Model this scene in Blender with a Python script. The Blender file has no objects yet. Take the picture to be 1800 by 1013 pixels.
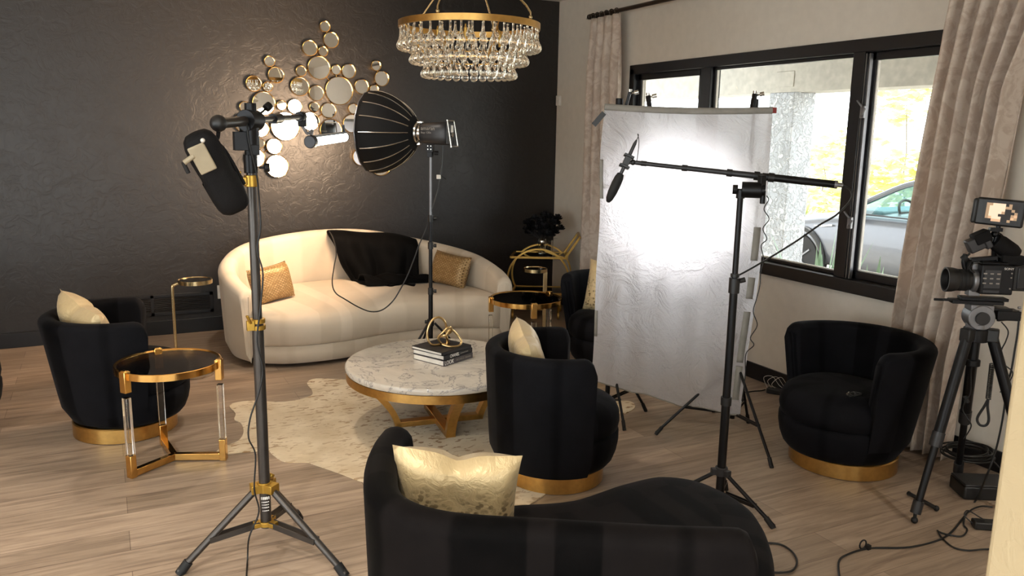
import bpy, math, random
from math import sin, cos, pi, radians as R
from mathutils import Vector as V, Matrix as MX

# ------------------------------------------------------------------ camera, world, sun, large lights
SC = bpy.context.scene
C = SC.collection
FPX, YAW, PITCH, ROLL, CAMH = 1422.9, R(26.8357), R(10.7927), R(0.9835), 1.75
_f = V((sin(YAW)*cos(PITCH), cos(YAW)*cos(PITCH), -sin(PITCH)))
_r0 = V((cos(YAW), -sin(YAW), 0)); _u0 = _r0.cross(_f)
_r = _r0*cos(ROLL) + _u0*sin(ROLL); _u = -_r0*sin(ROLL) + _u0*cos(ROLL)
CAMP = V((0, 0, CAMH))
cd = bpy.data.cameras.new('camera'); cam = bpy.data.objects.new('camera', cd); C.objects.link(cam)
cd.sensor_width = 36; cd.lens = FPX*36/1800; cd.clip_start = 0.02; cd.clip_end = 200
m3 = MX((_r, _u, -_f)).transposed()
cam.matrix_world = MX.Translation(CAMP) @ m3.to_4x4()
SC.camera = cam
SC.view_settings.view_transform = 'Standard'; SC.view_settings.look = 'None'
SC.view_settings.exposure = 0.0; SC.view_settings.gamma = 1.0; SC.view_settings.use_curve_mapping = False
SC.cycles.max_bounces = 14; SC.cycles.transmission_bounces = 10; SC.cycles.transparent_max_bounces = 16
SC.cycles.diffuse_bounces = 4; SC.cycles.glossy_bounces = 5; SC.cycles.sample_clamp_indirect = 6.0
SC.cycles.caustics_refractive = False; SC.cycles.caustics_reflective = False

W = bpy.data.worlds.new('sky'); SC.world = W; W.use_nodes = True
W.node_tree.nodes['Background'].inputs[0].default_value = (0.93, 0.97, 1.0, 1)
W.node_tree.nodes['Background'].inputs[1].default_value = 6.5

def light(name, kind, loc, energy, color, aim=None, **kw):
    d = bpy.data.lights.new(name, kind); d.energy = energy; d.color = color
    for k, v in kw.items(): setattr(d, k, v)
    o = bpy.data.objects.new(name, d); C.objects.link(o); o.location = loc
    if aim is not None: o.rotation_euler = (V(aim)-V(loc)).to_track_quat('-Z', 'Y').to_euler()
    return o
light('sun', 'SUN', (20, 20, 30), 5.0, (1, .95, .85), aim=(20-9, 20-1, 30-19), angle=R(.6))
WARM = (1.0, .91, .79)
for i, (x, y, e) in enumerate([(-1.9, .4, 260), (.8, -1.2, 260), (-2.4, 3.2, 260), (-.3, 1.5, 150), (1.0, 5.2, 90), (3.0, -.4, 180)]):
    light('downlight_beam', 'SPOT', (x, y, 3.0), e, WARM, aim=(x, y, 0), spot_size=R(125), spot_blend=.8, shadow_soft_size=.07)
light('window_lamp_beam', 'SPOT', (3.40, 4.20, 1.56), 150, (1, .98, .96), aim=(2.95, 3.75, 1.42), spot_size=R(84), spot_blend=1.0, shadow_soft_size=.06)

# ------------------------------------------------------------------ pixel -> place helpers (each point gets a real depth)
def ray(x, y): return _f + _r*((x-900)/FPX) - _u*((y-506.5)/FPX)
def pz(x, y, z=0.0):
    d = ray(x, y); return CAMP + d*((z-CAMH)/d.z)
def pX(x, y, X):
    d = ray(x, y); return CAMP + d*(X/d.x)
def pY(x, y, Y):
    d = ray(x, y); return CAMP + d*(Y/d.y)
def pn(x, y, q):
    d = ray(x, y); t = (d.x*q[0]+d.y*q[1])/(d.x**2+d.y**2); return CAMP + d*t

# ------------------------------------------------------------------ materials
def lin(h):
    h = h.lstrip('#'); o = []
    for i in (0, 2, 4):
        c = int(h[i:i+2], 16)/255; o.append(c/12.92 if c <= .04045 else ((c+.055)/1.055)**2.4)
    return (*o, 1)
def rgb(c): return lin(c) if isinstance(c, str) else (*c, 1)
class NT:
    def __init__(s, name):
        s.m = bpy.data.materials.new(name); s.m.use_nodes = True; s.t = s.m.node_tree
        s.b = s.t.nodes['Principled BSDF']; s.out = s.t.nodes['Material Output']
    def n(s, kind, **kw):
        n = s.t.nodes.new('ShaderNode'+kind)
        for k, v in kw.items():
            if k.startswith('i_'):
                n.inputs[k[2:].replace('_', ' ')].default_value = v
            else: setattr(n, k, v)
        return n
    def l(s, a, b): s.t.links.new(a, b)
    def ramp(s, src, stops, interp='LINEAR'):
        r = s.n('ValToRGB'); e = r.color_ramp.elements; r.color_ramp.interpolation = interp
        while len(e) > 1: e.remove(e[-1])
        e[0].position = stops[0][0]; e[0].color = rgb(stops[0][1])
        for p, c in stops[1:]:
            q = e.new(p); q.color = rgb(c)
        s.l(src, r.inputs[0]); return r.outputs[0]
    def mixc(s, fac, a, b, bt='MIX'):
        m = s.n('MixRGB', blend_type=bt)
        for sock, v in ((0, fac), (1, a), (2, b)):
            if hasattr(v, 'is_output'): s.l(v, m.inputs[sock])
            else: m.inputs[sock].default_value = v if isinstance(v, (int, float)) else rgb(v)
        return m.outputs[0]
    def bump(s, src, strength=.2, dist=.01):
        b = s.n('Bump'); b.inputs['Strength'].default_value = strength; b.inputs['Distance'].default_value = dist
        s.l(src, b.inputs['Height']); s.l(b.outputs[0], s.b.inputs['Normal'])
    def coord(s, which='Object', scale=(1, 1, 1)):
        tc = s.n('TexCoord'); mp = s.n('Mapping'); mp.inputs['Scale'].default_value = scale
        s.l(tc.outputs[which], mp.inputs[0]); return mp.outputs[0]
    def noise(s, co, scale, detail=4, rough=.5, dist=0):
        n = s.n('TexNoise'); n.inputs['Scale'].default_value = scale; n.inputs['Detail'].default_value = detail
        n.inputs['Roughness'].default_value = rough; n.inputs['Distortion'].default_value = dist
        s.l(co, n.inputs['Vector']); return n.outputs[0]
    def set(s, **kw):
        for k, v in kw.items():
            i = s.b.inputs[k.replace('_', ' ')]
            i.default_value = rgb(v) if isinstance(v, str) else ((*v, 1) if isinstance(v, tuple) and len(v) == 3 and len(i.default_value) == 4 else v)
        return s
def simple(name, col, rough=.5, metal=0.0, var=.12, vscale=14, bump=0.0, bscale=120, **kw):
    k = NT(name); k.set(Roughness=rough, Metallic=metal, **kw)
    co = k.coord(); c = rgb(col)
    nz = k.noise(co, vscale)
    a = tuple(x*(1-var) for x in c[:3]); b = tuple(min(1, x*(1+var)) for x in c[:3])
    k.l(k.ramp(nz, [(.3, a), (.7, b)]), k.b.inputs['Base Color'])
    if bump: k.bump(k.noise(co, bscale, 3), bump, .004)
    return k.m
def emis(name, col, st):
    k = NT(name); k.set(Base_Color=col, Emission_Color=col, Emission_Strength=st, Roughness=.6); return k.m

Mt = {}
Mt['black_metal'] = simple('black_metal', '#1a1a1c', .38, .6)
Mt['black_plastic'] = simple('black_plastic', '#161617', .45)
Mt['dark_grey'] = simple('dark_grey_metal', '#3a3a3c', .42, .55)
Mt['stand_grey'] = simple('charcoal_tube', '#4b4744', .36, .7)
Mt['rubber'] = simple('black_rubber', '#0d0d0e', .7)
Mt['steel'] = simple('bright_steel', '#c8c4bc', .22, 1.0)
Mt['grey_metal'] = simple('grey_metal', '#7d7d80', .4, .7)
Mt['gold'] = simple('polished_gold', '#e3b368', .16, 1.0, var=.05)
Mt['brass'] = simple('brushed_brass', '#d0a560', .3, 1.0, var=.08, vscale=40)
Mt['knot_gold'] = simple('soft_gold', '#dfc08a', .28, 1.0, var=.05)
Mt['pale_gold'] = simple('pale_champagne_metal', '#cdb68a', .24, 1.0, var=.05)
Mt['antique'] = simple('antique_gold', '#b89450', .35, 1.0)
Mt['knob_gold'] = simple('gold_anodised', '#b8923f', .38, .8)
Mt['white_plastic'] = simple('white_plastic', '#d8d4cc', .5)
Mt['paper'] = simple('paper_edge', '#e6e0d6', .8)
Mt['book_black'] = simple('book_black', '#242224', .5)
Mt['book_grey'] = simple('book_charcoal', '#4a4446', .45)
Mt['letter'] = simple('pale_lettering', '#efece6', .5)
Mt['letter_dim'] = simple('grey_lettering', '#8e8880', .5)
Mt['flower'] = simple('black_petal', '#0c0c11', .6, bump=.3)
Mt['leather'] = simple('black_canvas', '#0e0d0e', .7, bump=.25, bscale=300, Specular_IOR_Level=.2)
Mt['tag'] = simple('beige_tag', '#9c9078', .5)
Mt['frame_black'] = simple('window_black', '#15161a', .36)
Mt['wall_beige'] = simple('beige_wall_paint', '#d8cfc2', .75, bump=.12, bscale=60, var=.03)
Mt['ceiling'] = simple('ceiling_paint', '#d8d2c6', .85, var=.02)
Mt['concrete'] = simple('porch_beam_paint', '#b9b5ac', .8, bump=.2, bscale=30)
Mt['tyre'] = simple('tyre_rubber', '#1c1c1e', .8)
Mt['curtain_rod'] = simple('bronze_rod', '#4a3f36', .35, .8)
Mt['concrete_ground'] = simple('driveway', '#c9c3b8', .85, bump=.2, bscale=20)
Mt['bed'] = simple('planting_bed', '#6d6558', .9, bump=.5, bscale=30)
Mt['agave'] = simple('agave_leaf', '#8aa68c', .5)
Mt['car_paint'] = simple('car_grey_paint', '#63656b', .35, .4, var=.03, Coat_Weight=.6)
Mt['car_inner'] = simple('car_interior', '#4b6f78', .6)
Mt['cable'] = simple('black_cable', '#101010', .5)
Mt['white_wire'] = simple('white_wire', '#cfcbc4', .5)
Mt['silver_fabric'] = simple('grey_velcro', '#8f8c86', .85)
Mt['red'] = simple('red_tab', '#8e1f1c', .6)
Mt['acrylic_top'] = None

def glass(name, col=(1, 1, 1), rough=0.0, ior=1.49):
    k = NT(name); k.t.nodes.remove(k.b); g = k.n('BsdfGlass'); g.inputs['Color'].default_value = (*col, 1)
    g.inputs['Roughness'].default_value = rough; g.inputs['IOR'].default_value = ior
    k.l(g.outputs[0], k.out.inputs[0]); return k.m
def pane(name, tint=(1, 1, 1), refl=.07, rough=0.0, fk=.6):
    k = NT(name); k.t.nodes.remove(k.b); t = k.n('BsdfTransparent'); t.inputs[0].default_value = (*tint, 1)
    g = k.n('BsdfGlossy'); g.inputs['Roughness'].default_value = rough
    lw = k.n('LayerWeight'); lw.inputs[0].default_value = .25
    mul = k.n('Math', operation='MULTIPLY_ADD'); k.l(lw.outputs['Fresnel'], mul.inputs[0]); mul.inputs[1].default_value = fk; mul.inputs[2].default_value = refl*.3
    mx = k.n('MixShader'); k.l(mul.outputs[0], mx.inputs[0]); k.l(t.outputs[0], mx.inputs[1]); k.l(g.outputs[0], mx.inputs[2])
    k.l(mx.outputs[0], k.out.inputs[0]); return k.m
Mt['acrylic'] = glass('clear_acrylic', (.99, .99, .98))
Mt['crystal'] = glass('clear_crystal', (1, .985, .95), 0, 1.5)
Mt['pane'] = pane('window_glass', (.97, .98, .97), .0, 0.0, .10)
Mt['car_glass'] = pane('car_glass', (.72, .86, .86), .2)
Mt['smoke_glass'] = pane('smoked_glass', (.55, .52, .5), .6, .03)
Mt['dark_glass'] = pane('dark_tinted_glass', (.14, .14, .15), .35, .02)

def mk_mirror():
    k = NT('mirror_glass'); k.set(Base_Color=(.86, .85, .82), Metallic=1.0, Roughness=.02); return k.m
Mt['mirror'] = mk_mirror()

def mk_velvet(name, dark, lite, sheen=.35, period=.11, rough=.75):
    k = NT(name); k.set(Roughness=rough, Sheen_Weight=sheen, Sheen_Roughness=.35, Specular_IOR_Level=.06)
    uv = k.coord('UV'); sp = k.n('SeparateXYZ'); k.l(uv, sp.inputs[0])
    nz = k.n('TexNoise', noise_dimensions='1D'); nz.inputs['Scale'].default_value = 1/period*.55; nz.inputs['Detail'].default_value = 0
    k.l(sp.outputs[0], nz.inputs['W'])
    st = k.ramp(nz.outputs[0], [(.485, dark), (.515, lite)])
    n2 = k.noise(k.coord(), 7, 5, .6)
    m = k.mixc(.35, st, k.ramp(n2, [(.35, dark), (.75, lite)]))
    k.l(m, k.b.inputs['Base Color'])
    k.bump(k.noise(k.coord(), 400, 2), .15, .002)
    return k.m
Mt['velvet'] = mk_velvet('black_velvet', (.0014, .0014, .002), (.0085, .0085, .0105), .03)
Mt['velvet_warm'] = mk_velvet('black_brown_velvet', (.0006, .0005, .0006), (.0075, .0060, .0060), .02)
Mt['throw'] = mk_velvet('black_fur', (.0012, .0012, .0012), (.004, .0036, .0036), .03)
Mt['cream'] = mk_velvet('cream_chenille', (.53, .45, .35), (.62, .535, .43), .15, .16, .85)

def mk_floor():
    k = NT('oak_planks'); co = k.coord()
    br = k.n('TexBrick', offset=.37, offset_frequency=2)
    for n, v in (('Scale', 1.0), ('Mortar Size', .0016), ('Brick Width', 1.7), ('Row Height', .185), ('Bias', 0.0), ('Mortar Smooth', .3)): br.inputs[n].default_value = v
    br.inputs['Color1'].default_value = rgb('#a39079'); br.inputs['Color2'].default_value = rgb('#87755e'); br.inputs['Mortar'].default_value = rgb('#6a5747')
    k.l(co, br.inputs['Vector'])
    g = k.noise(k.coord(scale=(1.1, 14, 1)), 2.2, 8, .62, .9)
    grain = k.ramp(g, [(.32, '#8d7a68'), (.5, '#c8bdb0'), (.7, '#efe8dd')])
    c = k.mixc(.75, br.outputs[0], grain, 'MULTIPLY')
    big = k.noise(k.coord(scale=(.5, 2.5, 1)), 1.3, 2)
    c = k.mixc(.35, c, k.ramp(big, [(.3, '#9b846c'), (.7, '#d0b99c')]), 'OVERLAY')
    hs = k.n('HueSaturation'); hs.inputs['Value'].default_value = 1.5; hs.inputs['Saturation'].default_value = .70; k.l(c, hs.inputs['Color'])
    k.l(hs.outputs[0], k.b.inputs['Base Color']); k.set(Roughness=.36, Specular_IOR_Level=.45)
    k.bump(k.mixc(.5, br.outputs[1], g), .12, .003)
    return k.m
Mt['floor'] = mk_floor()
def mk_darkwall():
    k = NT('black_textured_wall'); co = k.coord()
    a = k.noise(co, 9, 6, .6, 1.6); r = k.ramp(a, [(.42, (0, 0, 0)), (.55, (1, 1, 1))])
    b = k.noise(co, 40, 4)
    h = k.mixc(.25, r, b)
    k.l(k.ramp(b, [(.3, (.013, .0112, .0108)), (.7, (.017, .0148, .0143))]), k.b.inputs['Base Color'])
    k.set(Roughness=.42, Specular_IOR_Level=.5); k.bump(h, .22, .006); return k.m
Mt['dark_wall'] = mk_darkwall()
def mk_plaster():
    k = NT('orange_peel_plaster'); co = k.coord()
    a = k.noise(co, 12, 4, .6, 1.2); r = k.ramp(a, [(.48, (0, 0, 0)), (.6, (1, 1, 1))])
    k.set(Base_Color='#b9a785', Roughness=.7); k.bump(r, .18, .004); return k.m
Mt['plaster'] = mk_plaster()
def mk_stucco():
    k = NT('white_stucco'); co = k.coord()
    a = k.noise(co, 14, 4, .6, 1.5); r = k.ramp(a, [(.45, (0, 0, 0)), (.58, (1, 1, 1))])
    k.l(k.ramp(a, [(.4, '#b4b8be'), (.6, '#d6d9dd')]), k.b.inputs['Base Color']); k.set(Roughness=.9); k.bump(r, .8, .02); return k.m
Mt['stucco'] = mk_stucco()
def mk_marble():
    k = NT('white_marble'); co = k.coord()
    a = k.noise(co, 3.2, 8, .62, 1.6); v = k.ramp(a, [(.485, '#e9e4dc'), (.499, '#b4b1b2'), (.503, '#a3a0a3'), (.518, '#e6e1d9')])
    b = k.noise(co, 2.3, 6, .6, 1.0); c = k.ramp(b, [(.35, '#d0cbc5'), (.6, '#f0ebe3')])
    k.l(k.mixc(.85, v, c, 'MULTIPLY'), k.b.inputs['Base Color']); k.set(Roughness=.12); return k.m
Mt['marble'] = mk_marble()
def mk_hide():
    k = NT('cream_cowhide_gold_flecks'); 
    co = k.coord(scale=(1, 2.2, 1))
    a = k.noise(co, 15, 4, .55, .4); spots = k.ramp(a, [(.565, (0, 0, 0)), (.59, (1, 1, 1))])
    b = k.noise(co, 1.6, 3); dens = k.ramp(b, [(.35, (.15, .15, .15)), (.6, (1, 1, 1))])
    f = k.mixc(1.0, spots, dens, 'MULTIPLY')
    base = k.ramp(k.noise(k.coord(), 5, 5), [(.3, '#cbb48f'), (.7, '#e6d4b6')])
    k.l(k.mixc(f, base, '#97703f'), k.b.inputs['Base Color']); k.set(Roughness=.7, Sheen_Weight=.2)
    k.bump(k.noise(k.coord(scale=(1, 4, 1)), 90, 3), .3, .003); return k.m
Mt['hide'] = mk_hide()
def mk_goldpillow():
    k = NT('pale_gold_satin_print'); co = k.coord('UV')
    vo = k.n('TexVoronoi'); vo.inputs['Scale'].default_value = 20; k.l(co, vo.inputs['Vector'])
    sp = k.n('SeparateXYZ'); k.l(co, sp.inputs[0])
    cells = k.ramp(vo.outputs['Distance'], [(.36, (1, 1, 1)), (.5, (0, 0, 0))])
    low = k.ramp(sp.outputs[1], [(.5, (1, 1, 1)), (.85, (.0, .0, .0))])
    nz = k.ramp(k.noise(co, 5, 3), [(.4, (.2, .2, .2)), (.6, (1, 1, 1))])
    f = k.mixc(1.0, k.mixc(1.0, cells, low, 'MULTIPLY'), nz, 'MULTIPLY')
    k.l(k.mixc(f, '#cdb68a', '#55401f'), k.b.inputs['Base Color']); k.set(Roughness=.42, Metallic=.25, Sheen_Weight=.2)
    k.bump(k.noise(co, 7, 4, .6, 1), .35, .02); return k.m
Mt['satin'] = mk_goldpillow()
def mk_weave():
    k = NT('gold_basket_weave'); co = k.coord('UV')
    br = k.n('TexBrick'); 
    for n, v in (('Scale', 1.0), ('Brick Width', .075), ('Row Height', .045), ('Mortar Size', .008), ('Mortar Smooth', .6)): br.inputs[n].default_value = v
    br.inputs['Color1'].default_value = rgb('#bfa072'); br.inputs['Color2'].default_value = rgb('#a48455'); br.inputs['Mortar'].default_value = rgb('#6a5029')
    k.l(co, br.inputs['Vector']); k.l(br.outputs[0], k.b.inputs['Base Color']); k.set(Roughness=.45, Metallic=.3)
    inv = k.n('Math', operation='SUBTRACT'); inv.inputs[0].default_value = 1; k.l(br.outputs[1], inv.inputs[1]); k.bump(inv.outputs[0], .6, .01); return k.m
Mt['weave'] = mk_weave()
def mk_curtain():
    k = NT('blush_damask_curtain'); co = k.coord()
    nz = k.noise(co, 10, 5, .6, 1.5); p = k.ramp(nz, [(.44, '#d3c1b1'), (.56, '#e4d6c8')])
    k.l(p, k.b.inputs['Base Color']); k.set(Roughness=.55, Sheen_Weight=.3); k.bump(nz, .12, .006)
    tr = k.n('BsdfTranslucent'); k.l(p, tr.inputs[0]); mx = k.n('MixShader'); mx.inputs[0].default_value = .3
    k.l(k.b.outputs[0], mx.inputs[1]); k.l(tr.outputs[0], mx.inputs[2]); k.l(mx.outputs[0], k.out.inputs[0]); return k.m
Mt['curtain'] = mk_curtain()
def mk_silk():
    k = NT('white_diffusion_silk'); co = k.coord()
    k.set(Base_Color='#dcd9de', Roughness=.8); k.bump(k.noise(co, 6, 6, .62, 2.4), .9, .03)
    tr = k.n('BsdfTranslucent'); tr.inputs[0].default_value = (.76, .755, .80, 1); k.l(k.b.inputs['Normal'].links[0].from_socket, tr.inputs['Normal'])
    tp = k.n('BsdfTransparent'); m1 = k.n('MixShader'); m1.inputs[0].default_value = .55
    k.l(k.b.outputs[0], m1.inputs[1]); k.l(tr.outputs[0], m1.inputs[2])
    m2 = k.n('MixShader'); m2.inputs[0].default_value = .02; k.l(m1.outputs[0], m2.inputs[1]); k.l(tp.outputs[0], m2.inputs[2])
    k.l(m2.outputs[0], k.out.inputs[0]); return k.m
Mt['silk'] = mk_silk()
def mk_leaf(name, c1, c2):
    k = NT(name); nz = k.noise(k.coord(), 3, 3); p = k.ramp(nz, [(.35, c1), (.65, c2)]); k.l(p, k.b.inputs['Base Color']); k.set(Roughness=.5)
    tr = k.n('BsdfTranslucent'); k.l(p, tr.inputs[0]); mx = k.n('MixShader'); mx.inputs[0].default_value = .5
    k.l(k.b.outputs[0], mx.inputs[1]); k.l(tr.outputs[0], mx.inputs[2]); k.l(mx.outputs[0], k.out.inputs[0]); return k.m
Mt['leaf'] = mk_leaf('yellow_green_leaf', '#b3b062', '#d6d38c')
Mt['leaf2'] = mk_leaf('green_leaf', '#a3b06e', '#c9cb90')
Mt['soft_diffuser'] = emis('lit_softbox_diffuser', (1, .69, .44), 108.0)
Mt['tube_glow'] = emis('lit_tube', (1, .93, .78), 30.0)
Mt['bulb'] = emis('warm_bulb', (1, .8, .55), .6)
Mt['led'] = emis('lit_led', (1, .97, .9), 60.0)
Mt['scr_a'] = emis('screen_peach', (.72, .46, .28), .55); Mt['scr_b'] = emis('screen_tan', (.45, .30, .18), .5)
Mt['scr_c'] = emis('screen_dark', (.02, .018, .018), .4); Mt['scr_d'] = emis('screen_cream', (.85, .68, .5), .6)
Mt['scr_blue'] = emis('display_dim', (.06, .08, .12), .5)

# ------------------------------------------------------------------ mesh builder
def basis(d, up=V((0, 0, 1))):
    d = V(d).normalized()
    if abs(d.dot(up)) > .98: up = V((1, 0, 0))
    a = d.cross(up).normalized(); b = a.cross(d).normalized(); return d, a, b
def crom(pts, n=8, closed=False):
    pts = [V(p) for p in pts]; N = len(pts); out = []
    for i in range(N if closed else N-1):
        g = lambda k: pts[k % N] if closed else pts[max(0, min(N-1, k))]
        p0, p1, p2, p3 = g(i-1), g(i), g(i+1), g(i+2)
        for j in range(n):
            t = j/n
            out.append(.5*((2*p1)+(p2-p0)*t+(2*p0-5*p1+4*p2-p3)*t*t+(3*p1-p0-3*p2+p3)*t**3))
    if not closed: out.append(pts[-1])
    return out
class MB:
    def __init__(s): s.v = []; s.f = []; s.uv = {}; s.mi = {}
    def add(s, vs, fs):
        o = len(s.v); s.v += [V(p) for p in vs]; s.f += [tuple(i+o for i in f) for f in fs]; return s
    def box(s, c, d, rot=None):
        c = V(c); h = V(d)/2
        vs = [V((x*h.x, y*h.y, z*h.z)) for x in (-1, 1) for y in (-1, 1) for z in (-1, 1)]
        if rot is not None:
            m = rot if isinstance(rot, MX) else MX.Rotation(rot, 3, 'Z'); vs = [m @ p for p in vs]
        return s.add([c+p for p in vs], [(0, 1, 3, 2), (4, 6, 7, 5), (0, 4, 5, 1), (2, 3, 7, 6), (0, 2, 6, 4), (1, 5, 7, 3)])
    def bb(s, a, b):
        a, b = V(a), V(b); return s.box((a+b)/2, (abs(b.x-a.x), abs(b.y-a.y), abs(b.z-a.z)))
    def bar(s, p0, p1, w, h, up=V((0, 0, 1))):
        p0, p1 = V(p0), V(p1); d, a, b = basis(p1-p0, V(up)); L = (p1-p0).length
        m = MX((d, a, b)).transposed(); return s.box((p0+p1)/2, (L, w, h), m)
    def cyl(s, p0, p1, r0, r1=None, n=16, caps=True):
        p0, p1 = V(p0), V(p1); r1 = r0 if r1 is None else r1
        d, a, b = basis(p1-p0); vs = []
        for p, r in ((p0, r0), (p1, r1)):
            vs += [p+(a*cos(2*pi*i/n)+b*sin(2*pi*i/n))*r for i in range(n)]
        fs = [(i, (i+1) % n, n+(i+1) % n, n+i) for i in range(n)]
        if caps: fs += [tuple(range(n-1, -1, -1)), tuple(range(n, 2*n))]
        return s.add(vs, fs)
    def tube(s, pts, r, n=8, closed=False, flat=1.0):
        pts = [V(p) for p in pts]; N = len(pts); vs = []; rr = r if isinstance(r, (list, tuple)) else [r]*N
        t0 = None; a = None
        for i in range(N):
            t = (pts[(i+1) % N]-pts[i-1]) if closed else pts[min(N-1, i+1)]-pts[max(0, i-1)]
            if t.length < 1e-9: t = V((0, 0, 1))
            t.normalize()
            if a is None: _, a, b = basis(t)
            else:
                a = (a-t*a.dot(t)); a = a.normalized() if a.length > 1e-6 else basis(t)[1]; b = a.cross(t).normalized()
            vs += [pts[i]+(a*cos(2*pi*k/n)+b*sin(2*pi*k/n)*flat)*rr[i] for k in range(n)]
        fs = []
        for i in range(N if closed else N-1):
            j = (i+1) % N
            fs += [(i*n+k, i*n+(k+1) % n, j*n+(k+1) % n, j*n+k) for k in range(n)]
        if not closed: fs += [tuple(range(n-1, -1, -1)), tuple(range((N-1)*n, N*n))]
        return s.add(vs, fs)
    def lathe(s, prof, c=(0, 0, 0), n=24, axis=None, closed=False):
        c = V(c); d, a, b = basis(axis if axis is not None else (0, 0, 1))
        if axis is None: d, a, b = V((0, 0, 1)), V((1, 0, 0)), V((0, 1, 0))
        vs = []
        for r, z in prof: vs += [c+d*z+(a*cos(2*pi*i/n)+b*sin(2*pi*i/n))*max(r, 1e-5) for i in range(n)]
        P = len(prof); fs = []
        for j in range(P if closed else P-1):
            q = (j+1) % P
            fs += [(j*n+i, j*n+(i+1) % n, q*n+(i+1) % n, q*n+i) for i in range(n)]
        if not closed: fs += [tuple(range(n-1, -1, -1)), tuple(range((P-1)*n, P*n))]
        return s.add(vs, fs)
    def ball(s, c, r, n=12, sc=(1, 1, 1), rot=None):
        c = V(c); vs = []; m = n//2+1
        for j in range(m+1):
            t = pi*j/m
            for i in range(n):
                p = V((sin(t)*cos(2*pi*i/n)*sc[0], sin(t)*sin(2*pi*i/n)*sc[1], cos(t)*sc[2]))*r
                if rot is not None: p = rot @ p
                vs.append(c+p)
        return s.add(vs, [(j*n+i, (j+1)*n+i, (j+1)*n+(i+1) % n, j*n+(i+1) % n) for j in range(m) for i in range(n)])
    def grid(s, rows, cu=False, uv=None):
        # rows: list of equal-length point lists; cu closes each row
        n = len(rows[0]); o = len(s.v); vs = [p for r in rows for p in r]; fs = []
        for j in range(len(rows)-1):
            for i in range(n if cu else n-1):
                k = (i+1) % n; f = (j*n+i, j*n+k, (j+1)*n+k, (j+1)*n+i); fs.append(f)
                if uv:
                    us = [uv[j][i], uv[j][i+1] if cu else uv[j][k], uv[j+1][i+1] if cu else uv[j+1][k], uv[j+1][i]]
                    s.uv[len(s.f)+len(fs)-1] = us
        return s.add(vs, fs)
    def xf(s, m):
        s.v = [m @ p for p in s.v]; return s
def obj(name, mb, mat, parent=None, world=False, bevel=0.0, seg=2, smooth=40, sub=0, solid=0.0):
    me = bpy.data.meshes.new(name)
    off = V((0, 0, 0))
    if world and parent is not None:
        q = parent
        while q is not None: off = off+q.location; q = q.parent
    me.from_pydata([tuple(p-off) for p in mb.v], [], mb.f)
    mats = mat if isinstance(mat, list) else [mat]
    for m in mats: me.materials.append(Mt[m] if isinstance(m, str) else m)
    if mb.mi:
        for i, k in mb.mi.items(): me.polygons[i].material_index = k
    if mb.uv:
        ul = me.uv_layers.new(name='UVMap')
        for p in me.polygons:
            u = mb.uv.get(p.index)
            if u:
                for li, t in zip(p.loop_indices, u): ul.data[li].uv = t
    me.validate()
    import bmesh
    b = bmesh.new(); b.from_mesh(me); bmesh.ops.recalc_face_normals(b, faces=b.faces); b.to_mesh(me); b.free()
    if smooth:
        me.polygons.foreach_set('use_smooth', [True]*len(me.polygons))
        if smooth < 180: me.set_sharp_from_angle(angle=R(smooth))
    o = bpy.data.objects.new(name, me); C.objects.link(o); o.parent = parent
    if solid:
        md = o.modifiers.new('s', 'SOLIDIFY'); md.thickness = solid; md.offset = 0
    if bevel:
        md = o.modifiers.new('b', 'BEVEL'); md.width = bevel; md.segments = seg; md.limit_method = 'ANGLE'; md.angle_limit = R(35)
    if sub:
        md = o.modifiers.new('u', 'SUBSURF'); md.levels = sub; md.render_levels = sub
    return o
def tag(o, label, cat, group=None, kind=None):
    o['label'] = label; o['category'] = cat
    if group: o['group'] = group
    if kind: o['kind'] = kind
    return o
def thing(name, label, cat, loc=(0, 0, 0), rz=0.0, group=None):
    o = bpy.data.objects.new(name, None); C.objects.link(o); o.location = loc; o.rotation_euler = (0, 0, rz)
    o.empty_display_size = .05
    return tag(o, label, cat, group)
def struct(name, mb, mat, parent=None, **kw):
    o = obj(name, mb, mat, parent, **kw)
    if parent is None: o['kind'] = 'structure'
    return o
def dup(o, parent=None):
    c = o.copy(); C.objects.link(c)
    if parent is not None: c.parent = parent
    for ch in list(o.children): dup(ch, c)
    return c
def text(name, body, size, loc, xd, yd, mat, parent, align='LEFT', bold=0.0, spacing=1.0, fitw=None):
    cu = bpy.data.curves.new(name, 'FONT'); cu.body = body; cu.size = size; cu.align_x = align; cu.align_y = 'CENTER'
    cu.extrude = .0006; cu.offset = bold; cu.space_character = spacing; cu.resolution_u = 3
    t = bpy.data.objects.new(name, cu); C.objects.link(t)
    dg = bpy.context.evaluated_depsgraph_get(); me = bpy.data.meshes.new_from_object(t.evaluated_get(dg)); 
    bpy.data.objects.remove(t); bpy.data.curves.remove(cu)
    x = V(xd).normalized(); y = V(yd); y = (y-x*y.dot(x)).normalized(); z = x.cross(y)
    m = MX((x, y, z)).transposed().to_4x4(); m.translation = V(loc)
    if fitw:
        xs = [v.co.x for v in me.vertices]; k = fitw/(max(xs)-min(xs)); me.transform(MX.Diagonal((k, 1, 1, 1)))
    off = V((0, 0, 0)); q = parent
    while q is not None: off = off+q.location; q = q.parent
    me.transform(MX.Translation(-off) @ m)
    me.materials.clear(); me.materials.append(Mt[mat])
    o = bpy.data.objects.new(name, me); C.objects.link(o); o.parent = parent; return o
rnd = random.Random(7)

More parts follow.
